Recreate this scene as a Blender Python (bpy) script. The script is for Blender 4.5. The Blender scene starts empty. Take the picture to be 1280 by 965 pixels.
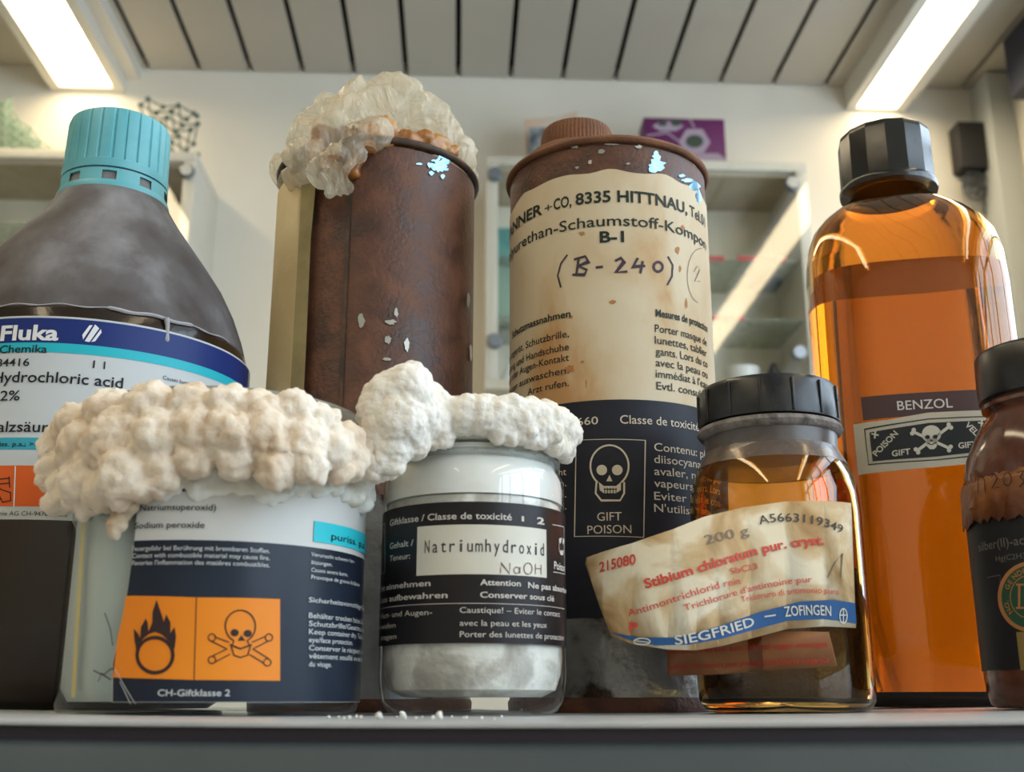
import bpy, bmesh, math, random
import numpy as np
from mathutils import Vector, noise
C = bpy.context.scene
COL = C.collection
random.seed(7)
PI = math.pi
# ---------------------------------------------------------------- camera
FPX, PITCH = 1400.0, math.radians(15.7)
CT, ST = math.cos(PITCH), math.sin(PITCH)
cam = bpy.data.objects.new('camera', bpy.data.cameras.new('camera'))
COL.objects.link(cam)
cam.rotation_euler = (PI / 2 + PITCH, 0, 0)
cam.data.sensor_width = 36.0
cam.data.lens = 36.0 * FPX / 1280
cam.data.clip_start = 0.02
cam.data.dof.use_dof = True
cam.data.dof.focus_distance = 0.34
cam.data.dof.aperture_fstop = 22
C.camera = cam
# ---------------------------------------------------------------- world and lights
w = bpy.data.worlds.new('world'); C.world = w; w.use_nodes = True
w.node_tree.nodes['Background'].inputs[0].default_value = (0.78, 0.88, 1.0, 1)
w.node_tree.nodes['Background'].inputs[1].default_value = 1.2
YAW = math.radians(2.7)
RX = Vector((math.cos(YAW), math.sin(YAW), 0)); RF = Vector((-math.sin(YAW), math.cos(YAW), 0))
def R(u, v, z): return RX * u + RF * v + Vector((0, 0, z))
LAMP_STRENGTH = 14.0
U_RIGHT, U_LEFT, V_BACK, V_REAR, Z_FLOOR = 1.21, -2.3, 2.24, -2.2, -1.25
def area(name, u, v, z, sx, sy, power, col, direction):
    l = bpy.data.lights.new(name, 'AREA'); l.shape = 'RECTANGLE'; l.size = sx; l.size_y = sy
    l.energy = power; l.color = col
    o = bpy.data.objects.new(name, l); COL.objects.link(o); o.location = R(u, v, z)
    o.rotation_euler = Vector(direction).to_track_quat('-Z', 'Y').to_euler()
    return o
area('window_daylight', U_RIGHT + 0.12, -0.2, 0.62, 3.6, 1.05, 66, (0.68, 0.85, 1.0), -RX)
C.view_settings.view_transform = 'Standard'; C.view_settings.look = 'None'
C.view_settings.gamma = 1; C.view_settings.use_curve_mapping = False
C.view_settings.exposure = 0.0
C.cycles.max_bounces = 20; C.cycles.transmission_bounces = 16; C.cycles.transparent_max_bounces = 24
C.cycles.glossy_bounces = 6; C.cycles.diffuse_bounces = 4
C.cycles.sample_clamp_indirect = 6
# ---------------------------------------------------------------- view maths
def proj(p):
    x, y, z = p
    d = y * CT + z * ST
    return 640 + FPX * x / d, 482.5 - FPX * (z * CT - y * ST) / d
def ray(px, py):
    a = (px - 640) / FPX; b = (482.5 - py) / FPX
    return Vector((a, CT - b * ST, ST + b * CT))
def at_y(px, py, Y):
    d = ray(px, py); return d * (Y / d.y)
def at_v(px, py, v):
    d = ray(px, py); return d * (v / d.dot(RF))
def at_z(px, py, z):
    d = ray(px, py); return d * (z / d.z)
def UV(p): return p.dot(RX), p.dot(RF), p.z
# ---------------------------------------------------------------- materials
def nodes(m): return m.node_tree.nodes, m.node_tree.links
def mat(name, col, rough=0.5, metal=0.0, **kw):
    m = bpy.data.materials.new(name); m.use_nodes = True
    b = m.node_tree.nodes['Principled BSDF']
    b.inputs['Base Color'].default_value = (*col, 1)
    b.inputs['Roughness'].default_value = rough
    b.inputs['Metallic'].default_value = metal
    for k, v in kw.items():
        b.inputs[k.replace('_', ' ')].default_value = v
    return m
def noisy(name, stops, scale=60, detail=6, rough=0.5, bump=0.0, bump_scale=300, metal=0.0, dist=0.0, stretch=(1, 1, 1), rough2=None, **kw):
    """stops: [(pos,(r,g,b)),...] driven by a noise in object space"""
    m = mat(name, stops[0][1], rough, metal, **kw); N, L = nodes(m); b = N['Principled BSDF']
    tc = N.new('ShaderNodeTexCoord'); mp = N.new('ShaderNodeMapping'); mp.inputs['Scale'].default_value = stretch
    L.new(tc.outputs['Object'], mp.inputs[0])
    n = N.new('ShaderNodeTexNoise'); n.inputs['Scale'].default_value = scale; n.inputs['Detail'].default_value = detail
    n.inputs['Distortion'].default_value = dist; L.new(mp.outputs[0], n.inputs['Vector'])
    r = N.new('ShaderNodeValToRGB'); L.new(n.outputs[0], r.inputs[0])
    els = r.color_ramp.elements
    els[0].position = stops[0][0]; els[0].color = (*stops[0][1], 1)
    els[1].position = stops[-1][0]; els[1].color = (*stops[-1][1], 1)
    for p, c in stops[1:-1]:
        e = els.new(p); e.color = (*c, 1)
    L.new(r.outputs[0], b.inputs['Base Color'])
    if rough2 is not None:
        mr = N.new('ShaderNodeMapRange'); mr.inputs[3].default_value = rough; mr.inputs[4].default_value = rough2
        mr.inputs[1].default_value = 0.35; mr.inputs[2].default_value = 0.65
        L.new(n.outputs[0], mr.inputs[0]); L.new(mr.outputs[0], b.inputs['Roughness'])
    if bump:
        n2 = N.new('ShaderNodeTexNoise'); n2.inputs['Scale'].default_value = bump_scale; n2.inputs['Detail'].default_value = 5
        L.new(tc.outputs['Object'], n2.inputs['Vector'])
        bp = N.new('ShaderNodeBump'); bp.inputs['Strength'].default_value = bump; bp.inputs['Distance'].default_value = 0.001
        L.new(n2.outputs[0], bp.inputs['Height']); L.new(bp.outputs[0], b.inputs['Normal'])
    return m
def glass(name, col, rough=0.0, ior=1.5):
    return mat(name, col, rough, Transmission_Weight=1.0, IOR=ior)
def thin(name, tint, gloss_rough=0.03, haze=None, haze_amt=0.0):
    """thin clear wall: tinted transparency under a fresnel reflection, plus optional diffuse film"""
    m = bpy.data.materials.new(name); m.use_nodes = True; N, L = nodes(m)
    N.remove(N['Principled BSDF']); out = N['Material Output']
    t = N.new('ShaderNodeBsdfTransparent'); t.inputs[0].default_value = (*tint, 1)
    g = N.new('ShaderNodeBsdfGlossy'); g.inputs['Roughness'].default_value = gloss_rough
    lw = N.new('ShaderNodeLayerWeight'); pw = N.new('ShaderNodeMath'); pw.operation = 'POWER'; pw.inputs[1].default_value = 5; L.new(lw.outputs['Facing'], pw.inputs[0])
    f = N.new('ShaderNodeMath'); f.operation = 'MULTIPLY_ADD'; f.inputs[1].default_value = 0.9; f.inputs[2].default_value = 0.045; L.new(pw.outputs[0], f.inputs[0])
    base = t.outputs[0]
    if haze:
        d = N.new('ShaderNodeBsdfDiffuse'); d.inputs[0].default_value = (*haze, 1)
        tl = N.new('ShaderNodeBsdfTranslucent'); tl.inputs[0].default_value = (*haze, 1)
        a = N.new('ShaderNodeMixShader'); a.inputs[0].default_value = 0.45
        L.new(d.outputs[0], a.inputs[1]); L.new(tl.outputs[0], a.inputs[2])
        n = N.new('ShaderNodeTexNoise'); n.inputs['Scale'].default_value = 90; n.inputs['Detail'].default_value = 6
        tc = N.new('ShaderNodeTexCoord'); L.new(tc.outputs['Object'], n.inputs['Vector'])
        mr = N.new('ShaderNodeMapRange'); mr.inputs[1].default_value = 0.35; mr.inputs[2].default_value = 0.65
        mr.inputs[3].default_value = haze_amt * 0.6; mr.inputs[4].default_value = min(1, haze_amt * 1.4)
        L.new(n.outputs[0], mr.inputs[0])
        x = N.new('ShaderNodeMixShader'); L.new(mr.outputs[0], x.inputs[0])
        L.new(base, x.inputs[1]); L.new(a.outputs[0], x.inputs[2]); base = x.outputs[0]
    s = N.new('ShaderNodeMixShader'); L.new(f.outputs[0], s.inputs[0]); L.new(base, s.inputs[1]); L.new(g.outputs[0], s.inputs[2])
    L.new(s.outputs[0], out.inputs[0])
    return m
def emit(name, col, s):
    m = bpy.data.materials.new(name); m.use_nodes = True; N, L = nodes(m); N.remove(N['Principled BSDF'])
    e = N.new('ShaderNodeEmission'); e.inputs[0].default_value = (*col, 1); e.inputs[1].default_value = s
    L.new(e.outputs[0], N['Material Output'].inputs[0]); return m
# ---------------------------------------------------------------- object plumbing
ORG = {}
def tag(o, label=None, cat=None, group=None, kind=None):
    if label: o['label'] = label
    if cat: o['category'] = cat
    if group: o['group'] = group
    if kind: o['kind'] = kind
    return o
def thing(name, label, cat, loc=(0, 0, 0), group=None):
    o = bpy.data.objects.new(name, None); COL.objects.link(o); o.location = loc; o.empty_display_size = 0.01
    ORG[o.name] = Vector(loc)
    return tag(o, label, cat, group)
class MB:
    """collects world-space geometry; build() links it as one mesh object"""
    def __init__(s): s.v = []; s.f = []
    def add(s, vs, fs):
        n = len(s.v); s.v += [tuple(v) for v in vs]; s.f += [tuple(i + n for i in f) for f in fs]; return s
    def box(s, c, size, ax=None):
        c = Vector(c); X, Y, Z = ax or (Vector((1, 0, 0)), Vector((0, 1, 0)), Vector((0, 0, 1)))
        vs = [c + X * (size[0] / 2 * i) + Y * (size[1] / 2 * j) + Z * (size[2] / 2 * k) for i in (-1, 1) for j in (-1, 1) for k in (-1, 1)]
        return s.add(vs, [(0, 1, 3, 2), (4, 6, 7, 5), (0, 4, 5, 1), (2, 3, 7, 6), (0, 2, 6, 4), (1, 5, 7, 3)])
    def rbox(s, u0, u1, v0, v1, z0, z1):
        return s.box(R((u0 + u1) / 2, (v0 + v1) / 2, (z0 + z1) / 2), (u1 - u0, v1 - v0, z1 - z0), (RX, RF, Vector((0, 0, 1))))
    def lathe(s, c, prof, seg=96, rfun=None, close=False, a0=0.0, a1=2 * PI):
        full = abs(a1 - a0 - 2 * PI) < 1e-6; n = seg if full else seg + 1; vs = []
        for r, z in prof:
            for i in range(n):
                a = a0 + (a1 - a0) * i / seg
                k = rfun(a, z) if rfun else 1.0
                vs.append((c[0] + r * k * math.sin(a), c[1] - r * k * math.cos(a), c[2] + z))
        fs = []; m = len(prof)
        for j in range(m if close else m - 1):
            j2 = (j + 1) % m
            for i in range(seg):
                i2 = (i + 1) % n
                fs.append((j * n + i, j * n + i2, j2 * n + i2, j2 * n + i))
        s.add(vs, fs)
        if not close and full:
            b = len(s.v) - len(vs)
            if prof[0][0] > 1e-5: s.f.append(tuple(b + i for i in range(n - 1, -1, -1)))
            if prof[-1][0] > 1e-5: s.f.append(tuple(b + (m - 1) * n + i for i in range(n)))
        return s
    def tube(s, pts, r, seg=10, closed=False):
        pts = [Vector(p) for p in pts]; n = len(pts); vs = []
        rr = r if isinstance(r, (list, tuple)) else [r] * n
        for i, p in enumerate(pts):
            a = pts[(i - 1) % n] if (i or closed) else p; b = pts[(i + 1) % n] if (i < n - 1 or closed) else p
            t = (b - a).normalized(); q = Vector((0, 0, 1)) if abs(t.z) < 0.9 else Vector((1, 0, 0))
            x = t.cross(q).normalized(); y = t.cross(x)
            vs += [p + (x * math.cos(2 * PI * k / seg) + y * math.sin(2 * PI * k / seg)) * rr[i] for k in range(seg)]
        fs = [(i * seg + k, i * seg + (k + 1) % seg, ((i + 1) % n) * seg + (k + 1) % seg, ((i + 1) % n) * seg + k) for i in range(n if closed else n - 1) for k in range(seg)]
        if not closed: fs += [tuple(range(seg - 1, -1, -1)), tuple((n - 1) * seg + k for k in range(seg))]
        return s.add(vs, fs)
    def ball(s, c, r, seg=10, rings=7, sc=(1, 1, 1)):
        vs = [(c[0], c[1], c[2] + r * sc[2])]
        for j in range(1, rings):
            b = PI * j / rings
            vs += [(c[0] + r * sc[0] * math.sin(b) * math.cos(2 * PI * i / seg), c[1] + r * sc[1] * math.sin(b) * math.sin(2 * PI * i / seg), c[2] + r * sc[2] * math.cos(b)) for i in range(seg)]
        vs.append((c[0], c[1], c[2] - r * sc[2])); L = len(vs) - 1; fs = []
        for i in range(seg):
            i2 = (i + 1) % seg
            fs.append((0, 1 + i, 1 + i2)); fs.append((L, 1 + (rings - 2) * seg + i2, 1 + (rings - 2) * seg + i))
            for j in range(rings - 2): fs.append((1 + j * seg + i, 1 + (j + 1) * seg + i, 1 + (j + 1) * seg + i2, 1 + j * seg + i2))
        return s.add(vs, fs)
    def build(s, name, m, parent=None, smooth=True, bevel=0, angle=40):
        me = bpy.data.meshes.new(name)
        org = ORG.get(parent.name, Vector()) if parent else Vector()
        if parent and parent.name in ORG: org = ORG[parent.name]
        me.from_pydata([tuple(Vector(v) - org) for v in s.v], [], s.f)
        bm = bmesh.new(); bm.from_mesh(me); bmesh.ops.recalc_face_normals(bm, faces=bm.faces)
        if bevel:
            bmesh.ops.bevel(bm, geom=[e for e in bm.edges if len(e.link_faces) == 2 and e.calc_face_angle(0) > 0.6], offset=bevel, segments=2, affect='EDGES', profile=0.5)
        bm.to_mesh(me); bm.free()
        o = bpy.data.objects.new(name, me); COL.objects.link(o)
        if m: me.materials.append(m)
        if smooth:
            me.shade_smooth()
            try: me.set_sharp_from_angle(angle=math.radians(angle))
            except Exception: pass
        if parent: o.parent = parent
        ORG[o.name] = org
        return o
def struct(o): o['kind'] = 'structure'; return o
def shelf_z(x): return -0.0036 + 0.07 * min(abs(x), 0.19) ** 2
# ---------------------------------------------------------------- vertical swept surfaces that carry print
class Surf:
    def __init__(s, pts, droop=None):
        s.p = np.array(pts, float); d = np.diff(s.p, axis=0); L = np.hypot(d[:, 0], d[:, 1])
        s.S = np.concatenate([[0], np.cumsum(L)]); t = np.zeros_like(s.p)
        t[1:-1] = s.p[2:] - s.p[:-2]; t[0] = d[0]; t[-1] = d[-1]; t /= np.hypot(t[:, 0], t[:, 1])[:, None]
        s.n = np.stack([t[:, 1], -t[:, 0]], 1); s.droop = droop or (lambda u: 0.0)
    def at(s, u, v, lift=0.0):
        x = np.interp(u, s.S, s.p[:, 0]); y = np.interp(u, s.S, s.p[:, 1]); nx = np.interp(u, s.S, s.n[:, 0]); ny = np.interp(u, s.S, s.n[:, 1])
        return Vector((x + nx * lift, y + ny * lift, v + s.droop(u)))
    def uv(s, px, py):
        d = ray(px, py); best = None
        for i in range(len(s.p) - 1):
            a, b = s.p[i], s.p[i + 1]; e = b - a; den = d.x * e[1] - d.y * e[0]
            if abs(den) < 1e-12: continue
            t = (a[0] * e[1] - a[1] * e[0]) / den; k = (a[0] * d.y - a[1] * d.x) / den
            if -1e-6 <= k <= 1 + 1e-6 and t > 0 and (best is None or t < best[0]): best = (t, i, k)
        if best is None:
            g = [math.atan2(p[0], p[1]) for p in s.p]; a = math.atan2(d.x, d.y)
            i = int(np.argmin([abs(x - a) for x in g])); t = s.p[i][1] / d.y; u = s.S[i]; return u, t * d.z - s.droop(u)
        t, i, k = best; u = s.S[i] + k * (s.S[i + 1] - s.S[i]); return u, t * d.z - s.droop(u)
    def u_at(s, px, v):
        best = None
        q = [proj((s.p[i][0], s.p[i][1], v + s.droop(s.S[i])))[0] - px for i in range(len(s.p))]
        for i in range(len(q) - 1):
            if q[i] * q[i + 1] <= 0 and q[i] != q[i + 1]:
                k = q[i] / (q[i] - q[i + 1]); y = s.p[i][1]
                if best is None or y < best[0]: best = (y, s.S[i] + k * (s.S[i + 1] - s.S[i]))
        return best[1] if best else s.S[int(np.argmin(np.abs(q)))]
def cyl(cx, cy, r, a0=-110, a1=110, n=220):
    return Surf([(cx + r * math.sin(math.radians(a0 + (a1 - a0) * i / n)), cy - r * math.cos(math.radians(a0 + (a1 - a0) * i / n))) for i in range(n + 1)])
TXT = {}
def text_mesh(s, bold):
    k = (s, bold)
    if k in TXT: return TXT[k]
    cu = bpy.data.curves.new('t', 'FONT'); cu.body = s; cu.size = 1; cu.offset = bold; cu.resolution_u = 3; cu.fill_mode = 'FRONT'
    o = bpy.data.objects.new('t', cu); COL.objects.link(o)
    dg = bpy.context.evaluated_depsgraph_get(); dg.update(); e = o.evaluated_get(dg); me = e.to_mesh()
    vs = [(v.co.x, v.co.y) for v in me.vertices]; fs = [tuple(p.vertices) for p in me.polygons]
    e.to_mesh_clear(); bpy.data.objects.remove(o); bpy.data.curves.remove(cu)
    TXT[k] = (vs, fs); return TXT[k]
class Ink:
    """flat print on a Surf: geometry is collected in (u,v), cut into narrow strips and then wrapped"""
    def __init__(s, surf, lift=0.0003): s.s = surf; s.lift = lift; s.v = []; s.f = []
    def raw(s, vs, fs):
        n = len(s.v); s.v += vs; s.f += [tuple(i + n for i in f) for f in fs]
    def h(s, hpx, u, v):
        p = s.s.at(u, v); d = p.y; t = p.z / d; return hpx * d / FPX * (CT + t * ST) ** 2
    def t(s, txt, xa, xb, base, hpx, bold=0.0, mono=False, slant=0.0, base2=None):
        u0, v0 = s.s.uv(*base); slope = 0.0
        if base2: u1, v1 = s.s.uv(*base2); slope = (v1 - v0) / (u1 - u0)
        ua = s.s.u_at(xa, v0); va = v0 + slope * (ua - u0); ub = s.s.u_at(xb, v0 + slope * (s.s.u_at(xb, v0) - u0))
        hh = s.h(hpx, (ua + ub) / 2, v0) / 0.727
        if mono:
            n = len(txt); pitch = (ub - ua) / n
            for i, ch in enumerate(txt):
                if ch == ' ': continue
                vs, fs = text_mesh(ch, bold)
                if not vs: continue
                x0 = min(a for a, b in vs); x1 = max(a for a, b in vs); wd = pitch * (0.3 if ch in 'il1I.' else 0.62)
                if ch in 'mwMW': wd = pitch * 0.82
                sc = wd / (x1 - x0); c = ua + pitch * (i + 0.5)
                s.raw([(c + (a - (x0 + x1) / 2) * sc, v0 + slope * (c - u0) + b * hh) for a, b in vs], fs)
            return
        vs, fs = text_mesh(txt, bold)
        x0 = min(a for a, b in vs); x1 = max(a for a, b in vs); sc = (ub - ua) / (x1 - x0)
        s.raw([(ua + (a - x0) * sc + slant * b * hh, va + slope * (a - x0) * sc + b * hh) for a, b in vs], fs)
    def poly(s, pts):
        q = [s.s.uv(*p) for p in pts]; s.polyuv(q)
    def polyuv(s, q):
        bm = bmesh.new(); vs = [bm.verts.new((a, b, 0)) for a, b in q]; f = bm.faces.new(vs)
        r = bmesh.ops.triangulate(bm, faces=[f]); bm.verts.index_update()
        s.raw([(v.co.x, v.co.y) for v in bm.verts], [tuple(v.index for v in f.verts) for f in bm.faces]); bm.free()
    def stroke(s, pts, wpx, closed=False):
        q = [s.s.uv(*p) for p in pts]; w_ = s.h(wpx, q[0][0], q[0][1]) / 2
        n = len(q); Q = [Vector(p) for p in q]; vs = []
        for i in range(n):
            a = Q[(i - 1) % n] if (i or closed) else Q[i]; b = Q[(i + 1) % n] if (i < n - 1 or closed) else Q[i]
            t = (b - a).normalized() if (b - a).length > 0 else Vector((1, 0)); m = Vector((-t.y, t.x)) * w_
            if 0 < i < n - 1 or closed:
                t1 = (Q[i] - a).normalized(); c = max(0.4, abs(t.dot(t1))); m /= c
            vs += [tuple(Q[i] + m), tuple(Q[i] - m)]
        s.raw(vs, [(2 * i, 2 * i + 1, 2 * ((i + 1) % n) + 1, 2 * ((i + 1) % n)) for i in range(n if closed else n - 1)])
    def oval(s, cx, cy, rx, ry, wpx=None, a0=0, a1=360, n=28, rot=0):
        k = math.radians(rot); pts = []
        full = a1 - a0 >= 360; m = n if full else n + 1
        for i in range(m):
            a = math.radians(a0 + (a1 - a0) * i / n); x, y = rx * math.cos(a), ry * math.sin(a)
            pts.append((cx + x * math.cos(k) - y * math.sin(k), cy + x * math.sin(k) + y * math.cos(k)))
        if wpx: s.stroke(pts, wpx, full)
        else: s.poly(pts)
    def patch(s, xa, xb, ptop, pbot, slope=0.0, n=2):
        v1 = s.s.uv(*ptop)[1]; v0 = s.s.uv(*pbot)[1]; vm = (v0 + v1) / 2
        ua = s.s.u_at(xa, vm) if xa is not None else s.s.S[0]; ub = s.s.u_at(xb, vm) if xb is not None else s.s.S[-1]
        k = slope * (ub - ua); s.polyuv([(ua, v0), (ub, v0 + k), (ub, v1 + k), (ua, v1)]); return ua, ub, v0, v1
    def build(s, name, m, parent, cut=0.0012, label=None):
        bm = bmesh.new(); V = [bm.verts.new((a, b, 0)) for a, b in s.v]
        for f in s.f:
            try: bm.faces.new([V[i] for i in f])
            except ValueError: pass
        us = [a for a, b in s.v]; u = (math.floor(min(us) / cut) + 1) * cut
        while u < max(us):
            bmesh.ops.bisect_plane(bm, geom=list(bm.verts) + list(bm.edges) + list(bm.faces), plane_co=(u, 0, 0), plane_no=(1, 0, 0), dist=1e-8); u += cut
        for f in bm.faces:
            f.normal_update()
            if f.normal.z < 0: f.normal_flip()
        org = ORG[parent.name]
        for v in bm.verts: v.co = s.s.at(v.co.x, v.co.y, s.lift) - org
        me = bpy.data.meshes.new(name); bm.to_mesh(me); bm.free(); me.materials.append(m); me.shade_smooth()
        o = bpy.data.objects.new(name, me); COL.objects.link(o); o.parent = parent; ORG[o.name] = org
        if label: o['label'] = label
        if any(w_ in name for w_ in ('lettering', 'print', 'stain', 'flake', 'spot', 'symbols', 'scratches', 'handwriting', 'name', 'hexagons', 'shading', 'teeth', 'stamp', 'line')): o['kind'] = 'stuff'
        return o
# ---------------------------------------------------------------- lumpy crusts
def cluster(name, spheres, voxel, m, parent, amps=((0.0016, 260), (0.0006, 700)), crumple=None, facet=None):
    mb = MB()
    for (c, r, *k) in spheres: mb.ball(c, r, 12, 8, k[0] if k else (1, 1, 1))
    me = bpy.data.meshes.new('t'); me.from_pydata(mb.v, [], mb.f); o = bpy.data.objects.new('t', me); COL.objects.link(o)
    md = o.modifiers.new('r', 'REMESH'); md.mode = 'VOXEL'; md.voxel_size = voxel
    dg = bpy.context.evaluated_depsgraph_get(); dg.update(); e = o.evaluated_get(dg); ev = e.to_mesh()
    nv = len(ev.vertices); co = [v.co.copy() for v in ev.vertices]; no = [v.normal.copy() for v in ev.vertices]
    fs = [tuple(p.vertices) for p in ev.polygons]; e.to_mesh_clear(); bpy.data.objects.remove(o)
    out = []
    for p, n in zip(co, no):
        d = 0.0
        for amp, fr in amps:
            q = p * fr + Vector((noise.noise(p * fr * 0.7), noise.noise(p * fr * 0.7 + Vector((9, 3, 1))), 0)) * 0.5
            f = noise.voronoi(q)[0][0]; d += amp * (1.0 - min(1.0, f * 1.25) ** 2 - 0.35)
        if crumple:
            for amp, fr, st in crumple:
                q = Vector((p.x * st[0], p.y * st[1], p.z * st[2])) * fr; d += amp * (0.5 - abs(noise.noise(q + Vector((noise.noise(p * 60), 0, noise.noise(p * 50))) * 0.8))) * 2 - amp * 0.6
        out.append(p + n * d)
    mb = MB(); mb.v = [tuple(p) for p in out]; mb.f = fs
    me = bpy.data.meshes.new(name); org = ORG[parent.name]
    me.from_pydata([tuple(Vector(v) - org) for v in mb.v], [], fs); me.materials.append(m); me.shade_smooth()
    ob = bpy.data.objects.new(name, me); COL.objects.link(ob)
    if facet:
        md = ob.modifiers.new('d', 'DECIMATE'); md.ratio = facet
        dg = bpy.context.evaluated_depsgraph_get(); dg.update(); m3 = bpy.data.meshes.new_from_object(ob.evaluated_get(dg)); ob.modifiers.clear(); ob.data = m3; m3.shade_smooth(); m3.set_sharp_from_angle(angle=math.radians(38))
    ob.parent = parent; ORG[ob.name] = org
    return ob
#MATS
M = {}
M['wall'] = noisy('wall_paint', [(0.3, (0.70, 0.65, 0.55)), (0.7, (0.76, 0.71, 0.61))], 4, rough=0.8)
M['panel'] = noisy('ceiling_panel_paint', [(0.3, (0.42, 0.39, 0.33)), (0.7, (0.47, 0.44, 0.38))], 3, rough=0.6)
M['black'] = mat('black_gap', (0.012, 0.012, 0.012), 0.9)
M['lamp_body'] = mat('lamp_housing', (0.62, 0.60, 0.54), 0.45)
M['lamp'] = emit('lamp_diffuser', (1.0, 0.82, 0.54), LAMP_STRENGTH)
M['floor'] = noisy('floor_lino', [(0.3, (0.20, 0.18, 0.15)), (0.7, (0.27, 0.25, 0.21))], 6, rough=0.4)
M['case'] = noisy('case_paint', [(0.3, (0.58, 0.54, 0.45)), (0.7, (0.64, 0.60, 0.52))], 8, rough=0.5)
M['case_shade'] = noisy('case_underside_shade', [(0.3, (0.40, 0.32, 0.21)), (0.7, (0.52, 0.43, 0.31))], 14, rough=0.6, stretch=(1, 1, 0.12))  # brown holds the shade on the underside of the case top
M['case_back'] = noisy('case_back', [(0.3, (0.58, 0.54, 0.42)), (0.7, (0.72, 0.67, 0.54))], 10, rough=0.6, stretch=(1, 1, 0.15))
M['pane'] = thin('pane_glass', (0.985, 0.99, 0.985), 0.03)
M['clip'] = mat('steel_clip', (0.25, 0.28, 0.32), 0.35, 0.8)
M['shelf'] = noisy('shelf_laminate', [(0.3, (0.042, 0.055, 0.060)), (0.7, (0.056, 0.070, 0.076))], 30, rough=0.55, bump=0.1, bump_scale=900)
M['shelf_top'] = noisy('shelf_top', [(0.3, (0.36, 0.37, 0.38)), (0.7, (0.46, 0.47, 0.48))], 60, rough=0.3)
M['shelf_shadow'] = mat('shelf_shadow_dark', (0.018, 0.012, 0.028), 0.4)  # near-black purple: shadow below the top sheet, put into the colour
M['dark_frame'] = mat('dark_frame', (0.02, 0.025, 0.05), 0.5)
M['pillar'] = mat('pillar_paint', (0.50, 0.52, 0.50), 0.6)
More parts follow.
